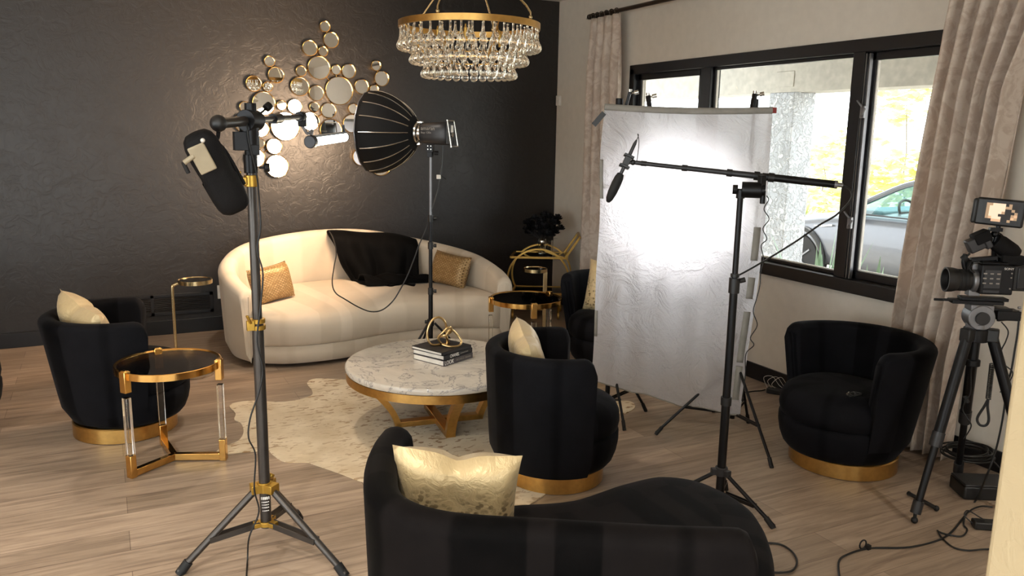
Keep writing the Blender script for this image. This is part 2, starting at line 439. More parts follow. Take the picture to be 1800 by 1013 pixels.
# ------------------------------------------------------------------ room shell
YB, XW, ZC = 7.387, 4.216, 3.055
XL, YF = -4.2, -3.2
Y0W, Y1W, Z0W, Z1W = 2.80, 6.07, .845, 2.325       # window opening
struct('floor', MB().bb((XL, YF, -.1), (XW, YB, 0)), 'floor', smooth=0)
struct('ceiling', MB().bb((XL, YF, ZC), (XW+.15, YB+.15, ZC+.1)), 'ceiling', smooth=0)
struct('wall_back', MB().bb((XL, YB, 0), (XW+.15, YB+.15, ZC)), 'dark_wall', smooth=0)
w = MB(); w.bb((XW, YF, 0), (XW+.15, Y0W, ZC)); w.bb((XW, Y1W, 0), (XW+.15, YB, ZC))
w.bb((XW, Y0W, 0), (XW+.15, Y1W, Z0W)); w.bb((XW, Y0W, Z1W), (XW+.15, Y1W, ZC))
struct('wall_right', w, 'wall_beige', smooth=0)
struct('wall_left', MB().bb((XL-.1, 2.6, 0), (XL, YB, ZC)).bb((XL-.1, YF, 2.6), (XL, 2.6, ZC)).bb((XL-.1, YF, 0), (XL, 2.6, .1)).bb((XL-.1, YF, .1), (XL, YF+.2, 2.6)), 'wall_beige', smooth=0)
w3 = bpy.data.objects.new('added_window_left', None); C.objects.link(w3); w3['kind'] = 'structure'  # unseen glazed opening, added so daylight reaches the beige window wall
m = MB().bb((XL-.08, YF+.2, .1), (XL-.02, 2.6, .16)).bb((XL-.08, YF+.2, 2.54), (XL-.02, 2.6, 2.6))
for y in (YF+.2, -1.2, .7, 2.54): m.bb((XL-.08, y, .1), (XL-.02, y+.06, 2.6))
obj('window_frame', m, 'frame_black', w3)
obj('pane', MB().bb((XL-.052, YF+.22, .12), (XL-.048, 2.58, 2.58)), 'pane', w3, smooth=0)
struct('wall_front', MB().bb((XL, YF-.1, 0), (-3.6, YF, ZC)).bb((1.6, YF-.1, 0), (XW, YF, ZC)).bb((-3.6, YF-.1, 2.6), (1.6, YF, ZC)).bb((-3.6, YF-.1, 0), (1.6, YF, .1)), 'wall_beige', smooth=0)
w2 = bpy.data.objects.new('added_window_front', None); C.objects.link(w2); w2['kind'] = 'structure'  # added behind the camera, out of view, for neutral daylight fill
m = MB().bb((-3.6, YF-.08, .1), (1.6, YF-.02, .16)).bb((-3.6, YF-.08, 2.54), (1.6, YF-.02, 2.6))
for x in (-3.6, -1.9, -.16, 1.54): m.bb((x, YF-.08, .1), (x+.06, YF-.02, 2.6))
obj('window_frame', m, 'frame_black', w2)
obj('pane', MB().bb((-3.58, YF-.052, .12), (1.58, YF-.048, 2.58)), 'pane', w2, smooth=0)
pe = pn(1728, 1013, (1.62, 1.0))
struct('wall_foreground', MB().bb((pe.x, -.9, 0), (pe.x+.14, pe.y, ZC)), 'plaster', smooth=0, bevel=.012, seg=3)
struct('baseboard_back', MB().bb((XL, YB-.018, 0), (XW-.02, YB, .125)), 'frame_black', bevel=.004)
struct('baseboard_right', MB().bb((XW-.018, 1.0, 0), (XW, YB, .118)), 'frame_black', bevel=.004)


# window: frame, sashes, panes, latches
wn = bpy.data.objects.new('window_1', None); C.objects.link(wn); wn['kind'] = 'structure'
x0, x1 = XW-.018, XW+.10
fr = MB()
fr.bb((x0, Y0W-.06, Z1W-.05), (x1, Y1W+.02, Z1W+.03)); fr.bb((x0-.03, Y0W-.06, Z0W-.05), (x1, Y1W+.02, Z0W+.035))
fr.bb((x0, Y1W-.05, Z0W), (x1, Y1W+.02, Z1W)); fr.bb((x0, Y0W-.06, Z0W), (x1, Y0W+.02, Z1W))
obj('window_frame', fr, 'frame_black', wn, bevel=.006)
ml = MB(); ml.bb((x0+.005, 3.60, Z0W), (x1, 3.69, Z1W-.03)); obj('mullion', ml, 'frame_black', wn, bevel=.004)
ml = MB(); ml.bb((x0+.02, 5.03, Z0W), (x1, 5.15, Z1W-.03)); obj('mullion', ml, 'frame_black', wn, bevel=.004)
for (a, b) in ((Y0W+.02, 3.60), (3.69, 5.03), (5.15, Y1W-.05)):
    s = MB(); t = .05 if a != 3.69 else .022; xa, xb = XW+.03, XW+.07
    zb, zt = Z0W+.035, Z1W-.05
    s.bb((xa, a, zb), (xb, a+t, zt)); s.bb((xa, b-t, zb), (xb, b, zt)); s.bb((xa, a, zb), (xb, b, zb+t)); s.bb((xa, a, zt-t), (xb, b, zt))
    obj('sash', s, 'frame_black', wn, bevel=.004)
    obj('bead', MB().bb((xa+.012, a+t, zb+t), (xa+.03, a+t+.008, zt-t)).bb((xa+.012, b-t-.008, zb+t), (xa+.03, b-t, zt-t)).bb((xa+.012, a+t, zb+t), (xa+.03, b-t, zb+t+.008)), 'white_plastic', wn)
    obj('pane', MB().bb((xa+.018, a+t, zb+t), (xa+.022, b-t, zt-t)), 'pane', wn, smooth=0)
# slide track seen beside the mullion, two latches
obj('track', MB().bb((x0+.01, 3.565, Z0W+.03), (x0+.035, 3.573, Z1W-.06)).bb((x0+.01, 3.59, Z0W+.03), (x0+.03, 3.597, Z1W-.06)), 'grey_metal', wn)
for (px, py) in ((1517, 197), (1494, 392)):
    p = pX(px, py, x0-.012); l = MB(); l.box(p, (.02, .03, .075)); l.bar(p+V((-.012, .0, .03)), p+V((-.02, .035, .07)), .014, .01); l.bar(p+V((-.012, -.0, -.02)), p+V((-.02, -.03, .02)), .014, .01)
    obj('latch', l, 'grey_metal', wn, bevel=.003)

# vent, outlet, sensor on the wall
a = pY(150, 532, YB); b = pY(372, 575, YB)
vt = thing('wall_vent', 'long black louvred return vent low on the black wall', 'vent', (0, YB, 0))
vx0, vx1, vz0, vz1 = -.18, .80, pY(372, 548, YB).z, pY(372, 512, YB).z
f = MB(); y = YB-.014
f.bb((vx0, y, vz1-.03), (vx1, YB-.001, vz1)); f.bb((vx0, y, vz0), (vx1, YB-.001, vz0+.03)); 
for q in (vx0, (vx0+vx1)/2-.015, vx1-.03): f.bb((q, y, vz0), (q+.03, YB-.001, vz1))
obj('vent_frame', f, 'frame_black', vt, world=True, bevel=.003)
s = MB(); nsl = 8
for i in range(nsl):
    z = vz0+.03+(vz1-vz0-.06)*(i+.5)/nsl
    s.box(((vx0+vx1)/2, YB-.008, z), (vx1-vx0-.04, .012, .006), MX.Rotation(R(35), 3, 'X'))
obj('louvre', s, 'dark_grey', vt, world=True)
p = pY(390, 513, YB); ot = thing('wall_outlet', 'small white outlet on the black wall beside the sofa', 'outlet', (p.x, YB, p.z))
obj('cover_plate', MB().box((0, -.004, 0), (.075, .008, .12)), 'white_plastic', ot, bevel=.003)
obj('socket', MB().box((0, -.009, .025), (.03, .004, .03)).box((0, -.009, -.025), (.03, .004, .03)), 'paper', ot)
p = pX(984, 177, XW); sn = thing('wall_sensor', 'small white box high on the beige wall at the dark corner', 'sensor', (XW, p.y, p.z))
obj('sensor_case', MB().box((-.014, 0, 0), (.028, .07, .10)), 'white_plastic', sn, bevel=.006)
obj('sensor_lens', MB().box((-.03, 0, .02), (.004, .03, .03)), 'paper', sn, bevel=.002)

# ------------------------------------------------------------------ mirrors on the dark wall
PAT = [(624, 88, 32), (659, 166, 47), (537, 212, 46), (613, 231, 30), (590, 325, 68), (487, 343, 32), (480, 432, 56), (688, 337, 30), (760, 345, 43), (706, 457, 83), (575, 470, 46), (564, 550, 31), (645, 570, 46), (541, 632, 55), (659, 683, 66)]
def cpx(x, y): return pY(380+x*.306, 20+y*.306, YB-.03)
pat = []
for x, y, r in PAT:
    p = cpx(x, y); q = cpx(x, y-r); pat.append((p.x, p.z, q.z-p.z))
SOFT = V((1.84, 5.84, 1.72))
def mirror_set(dx, dz, label, aim={}):
    scale = 1.0
    o = thing('bubble_mirror', label, 'mirror', (pat[4][0]+dx, YB, pat[4][1]+dz), 0, 'clusters of round mirrors')
    cx, cz = pat[4][0], pat[4][1]
    for k, (x, z, r) in enumerate(pat):
        c = V(((x-cx)*scale, -.022, (z-cz)*scale)); r = r*scale
        nd = V((0, -1, 0))
        if k in aim:
            wc = V((x+dx, YB-.03, z+dz)); nd = ((CAMP-wc).normalized()+(SOFT+V((0, 0, aim[k]))-wc).normalized()).normalized()
        rm = MB().lathe([(r-.006, .020), (r-.001, .022), (r, .016), (r, -.012), (r-.006, -.012)], c, 40, axis=nd, closed=True)
        rim = obj('gilt_rim', rm, 'gold', o)
        obj('mirror_disc', MB().lathe([(r-.004, 0), (r-.004, .010)], c, 40, axis=nd), 'mirror', rim, smooth=30)
    br = MB()
    for (i, j) in ((0, 1), (1, 3), (2, 3), (3, 4), (4, 5), (4, 7), (7, 8), (7, 9), (9, 10), (6, 10), (9, 12), (11, 12), (11, 13), (12, 14), (4, 9), (5, 6), (12, 13)):
        br.cyl(V(((pat[i][0]-cx)*scale, -.012, (pat[i][1]-cz)*scale)), V(((pat[j][0]-cx)*scale, -.012, (pat[j][1]-cz)*scale)), .004, n=6)
    obj('linking_bars', br, 'antique', o)
def fit(lst):
    sx = sz = 0
    for i, x, y in lst:
        p = cpx(x, y); sx += p.x-pat[i][0]; sz += p.z-pat[i][1]
    return sx/len(lst), sz/len(lst)
mirror_set(0, 0, 'middle cluster of round gilt mirrors, rising highest on the black wall')
d = fit([(0, 297, 287), (1, 343, 362), (2, 215, 417), (4, 277, 532), (5, 168, 548), (9, 400, 660), (14, 347, 893)]); mirror_set(d[0], d[1], 'left cluster of round gilt mirrors, glaring with the reflected softbox', {4: .36, 7: .30, 8: .16, 9: 0, 10: 0, 12: 0, 13: .05, 14: -.1})
d = fit([(0, 918, 310), (1, 948, 385), (2, 831, 433), (5, 788, 558), (6, 780, 646), (13, 835, 840)]); mirror_set(d[0], d[1], 'right cluster of round gilt mirrors, half hidden behind the black softbox')

# ------------------------------------------------------------------ furniture helpers
def inset(pts, d):
    n = len(pts); o = []
    for i in range(n):
        t = (pts[(i+1) % n]-pts[i-1]); t.z = 0; t.normalize(); nn = V((t.y, -t.x, 0)); o.append(pts[i]-nn*d)
    return o
def area2(p): return sum(p[i].x*p[(i+1) % len(p)].y-p[(i+1) % len(p)].x*p[i].y for i in range(len(p)))
def block(mb, outline, prof, cap=True):
    """closed plan outline (ccw) swept up through (inset, z) profile"""
    if area2(outline) < 0: outline = outline[::-1]
    L = [0]
    for i in range(len(outline)): L.append(L[-1]+(outline[(i+1) % len(outline)]-outline[i]).length)
    rows = []; uv = []; acc = 0; pz_ = prof[0]
    for (d, z) in prof:
        acc += math.hypot(d-pz_[0], z-pz_[1]); pz_ = (d, z)
        rows.append([V((p.x, p.y, z)) for p in (inset(outline, d) if d else outline)]); uv.append([(l, acc) for l in L])
    mb.grid(rows, True, uv)
    if cap:
        n = len(outline); o = len(mb.v)-n; c = sum((V(p) for p in rows[-1]), V())/n
        mb.v.append(c); k = len(mb.v)-1
        for i in range(n):
            mb.f.append((o+i, o+(i+1) % n, k)); mb.uv[len(mb.f)-1] = [(rows[-1][i].x, rows[-1][i].y), (rows[-1][(i+1) % n].x, rows[-1][(i+1) % n].y), (c.x, c.y)]
    return mb
def shell(path, zb, ztop, th, flare=0.0, nz=7, endround=.06, cx=None, zin=None):
    """upholstered wall along an open plan path; outer side on the left of the path"""
    n = len(path); L = [0]
    for i in range(1, n): L.append(L[-1]+(path[i]-path[i-1]).length)
    rows = []; uv = []
    for i in range(n):
        t = path[min(n-1, i+1)]-path[max(0, i-1)]; t.z = 0; t.normalize(); nn = V((-t.y, t.x, 0))
        zt = ztop[i] if isinstance(ztop, (list, tuple)) else ztop
        e = min(L[i], L[-1]-L[i]); 
        if e < endround: zt -= endround*(1-math.sqrt(max(0, 1-(1-e/endround)**2)))
        zi = zb if zin is None else zin
        prof = []
        for k in range(nz+1):
            f = k/nz; z = zb+(zt-th*.42-zb)*f; prof.append((th/2+flare*(f-1)-(.035*(1-f/.18)**2 if f < .18 else 0), z))
        for k in range(1, 8):
            a = pi*k/8; prof.append((th/2*cos(a), zt-th*.42+th*.42*sin(a)))
        for k in range(nz, -1, -1):
            f = k/nz; z = zi+(zt-th*.42-zi)*f; prof.append((-th/2+flare*((z-zb)/(zt-th*.42-zb)-1), z))
        rows.append([path[i]+nn*d+V((0, 0, z)) for d, z in prof]); 
        acc = [0]
        for k in range(1, len(prof)): acc.append(acc[-1]+math.hypot(prof[k][0]-prof[k-1][0], prof[k][1]-prof[k-1][1]))
        uv.append([(L[i], v) for v in acc])
    mb = MB(); mb.grid(rows, False, uv); m = len(rows[0])
    mb.f.append(tuple(range(m-1, -1, -1))); mb.f.append(tuple(range((n-1)*m, n*m)))
    # close underside
    for i in range(n-1): mb.f.append((i*m, (i+1)*m, (i+1)*m+m-1, i*m+m-1))
    return mb
def pillow_mb(w, h, t, n=18, dent=0.0, seed=0):
    rr = random.Random(seed); ph = rr.random()*6
    mb = MB()
    for side in (1, -1):
        rows = []; uv = []
        for j in range(n+1):
            r = []; u = []
            for i in range(n+1):
                a = 2*i/n-1; b = 2*j/n-1
                x = w/2*a*(1-.07*(1-b*b)*abs(a)**2) ; z = h/2*b*(1-.08*(1-a*a)*abs(b)**2)
                k = max(0, (1-a**4)*(1-b**4))**.55
                th = t/2*k*(1-.12*sin(3*a+ph)*sin(2.3*b+ph))
                if dent: th -= dent*math.exp(-(a-.05+.1*b)**2/.01)*max(0, b+.55)*k; z -= dent*1.3*math.exp(-(a-.02)**2/.05)*max(0, b)**2
                r.append(V((x, side*th, z))); u.append((i/n, j/n))
            rows.append(r); uv.append(u)
        mb.grid(rows, False, uv)
    return mb
def pillow(label, mat, w, h, t, loc, yaw, tilt=0, roll=0, dent=0.0, seed=0, group=None, name='throw_pillow', cat='pillow'):
    o = obj(name, pillow_mb(w, h, t, dent=dent, seed=seed), mat, smooth=180)
    o.location = loc
    # local +Y is the face normal; yaw is the direction that normal points to
    o.rotation_mode = 'QUATERNION'
    o.rotation_quaternion = (MX.Rotation(yaw-pi/2, 3, 'Z') @ MX.Rotation(tilt, 3, 'X') @ MX.Rotation(roll, 3, 'Y')).to_quaternion()
    return tag(o, label, cat, group)

# ------------------------------------------------------------------ barrel chairs
def make_chair(label, flare=.085):
    t = thing('barrel_chair', label, 'armchair', (0, 0, 0), 0, 'black velvet swivel chairs')
    obj('plinth', MB().lathe([(.262, .0), (.268, .004), (.268, .082), (.262, .088)], n=56), 'brass', t)
    n = 60; ov = []
    for i in range(n):
        a = 2*pi*i/n; x, y = cos(a), sin(a); ov.append(V((x*(.345 if x > 0 else .26), y*.318, 0)))
    obj('seat_base', block(MB(), ov, [(.072, .084), (.05, .092), (.028, .118), (.01, .165), (0, .22), (0, .265), (.012, .275)]), 'velvet', t, smooth=60)
    obj('seat_cushion', block(MB(), inset(ov, .002), [(.02, .270), (.004, .282), (-.004, .32), (.0, .37), (.018, .405), (.05, .428), (.11, .442), (.2, .450)]), 'velvet', t, smooth=60)
    path = []
    A = R(300); m = 120
    for i in range(m+1):
        a = pi+A/2*(1-2*i/m)*.985; path.append(V((.004+.346*cos(a), .346*sin(a), 0)))
    ang = A
    # trim to open front: keep points with x < .13
    path = [p for p in path if p.x < .135]
    obj('backrest', shell(path, .105, .715, .088, flare=flare, endround=.055, zin=.30), 'velvet', t, smooth=70)
    return t
CH = [((2.01, 3.45), -20, 'black barrel swivel chair in front of the marble table, seen from behind'),
      ((.03, 5.09), -2, 'black barrel swivel chair against the dark wall behind the left side table'),
      ((3.555, 2.945), 172, 'black barrel swivel chair by the window wall beside the video camera'),
      ((3.37, 4.99), 214, 'black barrel swivel chair mostly hidden behind the white silk panel'),
      ((-.955, 5.50), -20, 'black barrel swivel chair cut off by the left edge of the picture')]
ch0 = make_chair(CH[0][2], .03); ch1 = make_chair(CH[1][2])
for i, (xy, rz, lb) in enumerate(CH):
    c = (ch0, ch1)[i] if i < 2 else dup(ch1)
    c.location = (*xy, 0); c.rotation_euler = (0, 0, R(rz)); c['label'] = lb; k = (.95, 1.05, 1.05, 1.0, 1.0)[i]; c.scale = (k, k, 1)
PG = 'pale gold satin cushions'
pillow('pale gold cushion standing in the chair before the marble table', 'satin', .42, .42, .16, (1.885, 3.50, .585), R(-20), R(14), R(8), .01, 1, PG)
pillow('pale gold cushion in the chair at the dark wall, rumpled top edge', 'satin', .42, .40, .17, (-.13, 5.02, .615), R(24), R(16), R(14), .012, 2, PG)
pillow('gold cushion in the chair behind the silk panel, lit on its top', 'satin', .40, .40, .16, (3.37, 5.02, .615), R(214), R(12), R(-3), .01, 3, PG)
pillow('large pale gold cushion with dark scale print on the curved chaise in front', 'satin', .415, .38, .17, (.955, 2.27, .575), R(60), R(10), R(3), .018, 4, PG)

# small clip microphone left on the window chair's seat
p = V((3.37, 2.76, .452)); mc = thing('clip_microphone', 'tiny black clip microphone and lead on the seat by the window', 'microphone', p)
obj('lead', MB().tube(crom([p+V((.05*cos(a*1.7)*(1-a/20), .035*sin(a*2.1), .004+.010*(a % 3))) for a in range(14)], 5), .003, 6), 'cable', mc, world=True)
obj('capsule', MB().cyl(p+V((-.02, .02, .012)), p+V((.0, .03, .014)), .006), 'steel', mc, world=True)

# ------------------------------------------------------------------ curved chaise in front
cz = .735
bp = crom([(.885, 2.62, 0), (.80, 2.49, 0), (.715, 2.30, 0), (.672, 2.08, 0), (.77, 1.90, 0), (1.02, 1.735, 0), (1.27, 1.58, 0), (1.475, 1.47, 0)], 8)
cs = thing('chaise_lounge', 'black velvet curved chaise with low wraparound back in the foreground', 'chaise', (1.4, 2.0, 0))
so = crom([(.76, 2.40, 0), (1.0, 2.52, 0), (1.25, 2.49, 0), (1.48, 2.43, 0), (1.74, 2.47, 0), (1.93, 2.46, 0), (2.06, 2.32, 0), (2.065, 2.08, 0), (1.95, 1.87, 0), (1.78, 1.68, 0), (1.55, 1.52, 0), (1.28, 1.60, 0), (1.0, 1.76, 0), (.78, 1.94, 0), (.69, 2.15, 0)], 6, True)
obj('plinth', block(MB(), inset(so if area2(so) > 0 else so[::-1], .05), [(0, 0), (0, .07)]), 'brass', cs, world=True)
obj('seat_base', block(MB(), so, [(.05, .062), (.015, .08), (0, .12), (-.005, .22), (0, .27), (.012, .28)]), 'velvet_warm', cs, world=True, smooth=60)
obj('seat_cushion', block(MB(), so, [(.016, .278), (0, .29), (-.006, .33), (0, .375), (.02, .405), (.05, .422), (.10, .432), (.16, .438)]), 'velvet_warm', cs, world=True, smooth=60)
obj('backrest', shell(bp[::-1], .07, cz, .105, flare=.02, endround=.05, zin=.30), 'velvet_warm', cs, world=True, smooth=70)

# ------------------------------------------------------------------ cream sofa
sf = thing('curved_sofa', 'cream curved sofa with a wraparound back against the black wall', 'sofa', (1.9, 6.5, 0))
SP = [(.90, 6.06, .585), (.815, 6.28, .675), (.83, 6.56, .745), (1.0, 6.88, .815), (1.3, 7.08, .855), (1.7, 7.19, .880), (2.1, 7.19, .868), (2.45, 7.04, .810), (2.72, 6.78, .755), (2.88, 6.42, .705), (2.93, 6.08, .630), (2.90, 5.86, .575)]
sp = crom(SP, 6); spp = [V((p.x, p.y, 0)) for p in sp]; spz = [p.z for p in sp]
obj('backrest', shell(spp, .045, spz, .13, flare=.03, endround=.03, zin=.30), 'cream', sf, world=True, smooth=70)
FB = crom([(.93, 6.05, 0), (1.02, 5.99, 0), (1.2, 5.92, 0), (1.54, 5.92, 0), (1.95, 6.02, 0), (2.3, 6.04, 0), (2.6, 5.96, 0), (2.8, 5.87, 0), (2.87, 5.87, 0)], 8)
BB = [V((p.x, p.y, 0)) for p in crom([(.93, 6.10, 0), (.90, 6.3, 0), (.93, 6.55, 0), (1.08, 6.80, 0), (1.36, 6.98, 0), (1.72, 7.07, 0), (2.08, 7.07, 0), (2.38, 6.94, 0), (2.62, 6.72, 0), (2.77, 6.40, 0), (2.83, 6.1, 0), (2.85, 5.90, 0)], 6)]
seatol = FB + BB[::-1]
obj('seat_base', block(MB(), seatol, [(.03, .03), (.012, .05), (.002, .09), (.002, .165), (.01, .172)]), 'cream', sf, world=True, smooth=60)
def resample(P_, n):
    L_ = [0]
    for a_, b_ in zip(P_, P_[1:]): L_.append(L_[-1]+(b_-a_).length)
    o_ = []; k = 0
    for i in range(n):
        t_ = L_[-1]*i/(n-1)
        while k < len(P_)-2 and L_[k+1] < t_: k += 1
        o_.append(P_[k].lerp(P_[k+1], (t_-L_[k])/max(1e-9, L_[k+1]-L_[k])))
    return o_
NS_ = 72; Fr, Br = resample(FB, NS_), resample(BB, NS_); rows = []; uv = []
for k, (d_, z_) in enumerate([(.002, .172), (-.006, .178), (-.016, .20), (-.030, .26), (-.032, .32), (-.018, .368), (.004, .392), (.03, .408)]):
    r = []; 
    for i in range(NS_):
        t_ = Fr[min(NS_-1, i+1)]-Fr[max(0, i-1)]; t_.normalize(); nn_ = V((-t_.y, t_.x, 0)); e_ = min(1, min(i, NS_-1-i)/5)
        r.append(Fr[i]+nn_*d_*e_+V((0, 0, z_)))
    rows.append(r); uv.append([(i*.034, k*.05) for i in range(NS_)])
for k in range(1, 13):
    s_ = k/12; rows.append([Fr[i].lerp(Br[i], .05+.95*s_)+V((0, 0, .408+.034*sin(pi*min(1, .12+s_*.88)**.6*.55))) for i in range(NS_)]); uv.append([(i*.034, .4+k*.05) for i in range(NS_)])
obj('seat_cushion', MB().grid(rows, False, uv), 'cream', sf, world=True, smooth=180)
pip = MB(); pip.tube([V((p.x, p.y, z-.045))+V((0, 0, 0)) for p, z in zip([spp[0]]*6, [spz[0]-.1*i for i in range(6)])], .004, 6)
obj('arm_seam', pip, 'cream', sf, world=True)
fb = MB(); 
for p in ((1.05, 6.3), (2.7, 6.2), (1.5, 6.9), (2.3, 6.9)): fb.cyl((*p, 0), (*p, .05), .03, n=12)
obj('glide', fb, 'black_plastic', sf, world=True)
pillow('small gold woven cushion against the left arm of the cream sofa', 'weave', .40, .29, .15, (1.12, 6.36, .575), R(-58), R(16), R(4), 0, 5, 'gold woven cushions')
pillow('small gold woven cushion against the right end of the cream sofa', 'weave', .42, .29, .15, (2.66, 6.46, .575), R(205), R(16), R(-4), 0, 6, 'gold woven cushions')

# black throw: draped over the sofa back, spilling on the seat
def throw():
    rows = []; n = 26
    # (left px, right px, z / plane Y) rows of the drape, in place on the sofa
    ctl = [((574, 420), (734, 434), 7.29, 7.02), ((573, 408), (733, 421), 7.20, 6.95), ((578, 418), (735, 436), 7.08, 6.84), ((588, 440), (735, 466), 7.05, 6.80),
           ((600, 468), (730, 488), 7.02, 6.77), ((614, 492), (724, 502), 6.98, 6.74), ((626, 508), (722, 510), 6.90, 6.70), ((632, 519), (730, 517), 6.76, 6.60)]
    L = crom([pY(*c[0], c[2]) for c in ctl], 5); Rr = crom([pY(*c[1], c[3]) for c in ctl], 5)
    for j, (a, b) in enumerate(zip(L, Rr)):
        f = j/(len(L)-1); r = []
        for i in range(n+1):
            s = i/n; p = a.lerp(b, s)
            bow = sin(pi*s)
            p.z += .04*bow*(1-f)**2+.012*sin(s*9+1)*(1-f)
            amp = .005+.040*min(1, max(0, f-.15)*1.6)
            p.y -= amp*(1+sin(s*17+f*5)+.5*sin(s*31-f*7)) + .0
            p.x += .006*sin(f*20+s*9)
            p.y -= .04*bow*max(0, f-.4)
            p.z = max(p.z, .445)
            r.append(p)
        rows.append(r)
    return MB().grid(rows)
th = thing('throw_blanket', 'black fur throw draped over the middle of the cream sofa', 'blanket', (2.0, 7.0, .9))
obj('drape', throw(), 'throw', th, world=True, smooth=180, solid=.022, sub=1)
pts = MB(); rows = []
cL, cR = pY(634, 508, 6.75), pY(766, 503, 6.62)
for j in range(9):
    f = j/8; r = []
    for i in range(29):
        s = i/28; c = cL.lerp(cR, s); hw = .15*(1-.55*s)*(.6+.4*sin(pi*min(1, s+.25)))
        r.append(V((c.x+.01*sin(9*f+5*s), c.y+hw*(2*f-1), .448+.075*(sin(pi*f)**.7)*(1-.35*s)*(1+.35*sin(s*13+f*4)+.25*sin(s*27+f*9))*(1 if s < .9 else (1-s)/.1*.8+.2))))
    rows.append(r)
pts.grid(rows); obj('folded_end', pts, 'throw', th, world=True, smooth=180, solid=.012, sub=1)

# ------------------------------------------------------------------ cowhide and coffee table
hp = [(404, 712), (440, 705), (500, 707), (545, 697), (548, 686), (540, 674), (556, 666), (612, 668), (660, 668), (760, 640), (900, 640), (1010, 672), (1075, 702), (1108, 706), (1116, 716), (1098, 727), (1060, 726), (1020, 760), (1000, 830), (935, 885), (880, 905), (800, 880), (720, 862), (640, 848), (596, 832), (549, 816), (540, 813), (500, 812), (480, 800), (468, 793), (420, 796), (396, 799), (380, 796), (392, 786), (418, 776), (428, 761), (424, 745), (412, 738), (414, 727)]
hpw = crom([pz(x, y, .004) for x, y in hp], 4, True)
hm = MB(); hm.add([V((p.x, p.y, .001)) for p in hpw]+[V((p.x, p.y, .006)) for p in hpw], [])
nn = len(hpw); hm.f.append(tuple(range(nn, 2*nn))); hm.f += [(i, (i+1) % nn, nn+(i+1) % nn, nn+i) for i in range(nn)]
tag(obj('cowhide_rug', hm, 'hide', smooth=0), 'cream cowhide rug flecked with gold under the marble table', 'rug')
tx, ty, tz = 1.745, 4.41, .395
ct = thing('coffee_table', 'round white marble coffee table on a crossed brass base', 'table', (tx, ty, 0))
obj('marble_top', MB().lathe([(.535, .352), (.552, .356), (.558, .366), (.558, tz-.012), (.552, tz-.003), (.54, tz)], n=96), 'marble', ct)
obj('rim_band', MB().lathe([(.545, .305), (.553, .305), (.553, .353), (.545, .353)], n=96, closed=True), 'brass', ct)
obj('under_plate', MB().lathe([(.54, .332), (.54, .352)], n=64), 'brass', ct)
ang = [math.atan2(q[1]-4.39, q[0]-1.755) for q in ((1.525, 4.448), (1.996, 4.303), (1.708, 4.152))]
a0 = R(-97)
for k in range(4):
    a = a0+k*pi/2; d = V((cos(a), sin(a), 0)); pr = crom([d*.255+V((0, 0, .0)), d*.262+V((0, 0, .04)), d*.30+V((0, 0, .12)), d*.37+V((0, 0, .21)), d*.475+V((0, 0, .312))], 5)
    m = MB(); side = V((-d.y, d.x, 0)); rows = []
    for i, p in enumerate(pr):
        tg = (pr[min(len(pr)-1, i+1)]-pr[max(0, i-1)]).normalized(); nr = tg.cross(side).normalized()
        rows.append([p+side*.028+nr*.018, p-side*.028+nr*.018, p-side*.028-nr*.018, p+side*.028-nr*.018])
    m.grid(rows, True); m.f.append((0, 1, 2, 3)); q = len(m.v); m.f.append((q-1, q-2, q-3, q-4))
    obj('leg', m, 'brass', ct, smooth=30)
m = MB(); m.bar((cos(a0)*.27, sin(a0)*.27, .02), (-cos(a0)*.27, -sin(a0)*.27, .02), .056, .04); obj('cross_bar', m, 'brass', ct, bevel=.003)
m = MB(); m.bar((-sin(a0)*.27, cos(a0)*.27, .0195), (sin(a0)*.27, -cos(a0)*.27, .0195), .056, .039); obj('cross_bar', m, 'brass', ct, bevel=.003)

# books + knot on the table
c0 = pz(780, 645, tz); c1 = pz(831, 629, tz); c2 = pz(728, 631, tz)
ex = (c1-c0); wl = ex.length; ex.normalize(); ey = (c2-c0); ey = (ey-ex*ey.dot(ex)); dl = min(ey.length, .34); ey.normalize()
ezz = V((0, 0, 1)); mrot = MX((ex, ey, ezz)).transposed()
def book(label, z, h, cover, skew, off, letter):
    c = c0+ex*(wl/2+off[0])+ey*(dl/2+off[1]); c.z = z
    o = thing('book', label, 'book', c, 0, 'books stacked on the marble table')
    mr = MX.Rotation(skew, 3, 'Z') @ mrot
    cv = MB(); cv.box((0, 0, h-.0016), (wl, dl, .0032), None).box((0, 0, .0016), (wl, dl, .0032)).box((0, -dl/2+.002, h/2), (wl, .004, h)); cv.xf(mr.to_4x4())
    obj('cover', cv, cover, o, bevel=.001)
    pg = MB().box((0, .003, h/2), (wl-.008, dl-.01, h-.0066)); pg.xf(mr.to_4x4()); obj('pages', pg, 'paper', o)
    X, Y = mr @ V((1, 0, 0)), V((0, 0, 1)); front = lambda u: c+mr @ V((u*wl-wl/2, -dl/2-.0008, h*.5))
    for (body, u, size, mat_, fw) in letter:
        text('spine_lettering', body, size, front(u), X, Y, mat_, o, fitw=fw)
    return o
book('grey-spined book at the bottom of the stack, titled LOOK', tz, .034, 'book_grey', 0, (0, 0), [('LOOK', .03, .036, 'letter', wl*.30), ('MICHELLE OBAMA', .42, .017, 'letter_dim', wl*.5)])
book('black-spined middle book of the stack with bold white title', tz+.034, .028, 'book_black', R(1), (.006, .008), [('CHANEL', .20, .029, 'letter', wl*.32), ('COLLECTIONS AND CREATIONS', .57, .010, 'letter_dim', wl*.27)])
bk = book('dark-covered top book of the stack, under the gold knot', tz+.062, .019, 'book_black', R(-1), (.0, .012), [])
kc = c0+ex*wl*.42+ey*dl*.47; kc.z = tz+.081
K = []
P = lambda px, py, dd: pn(px, py, (kc.x+_f.x*dd, kc.y+_f.y*dd))
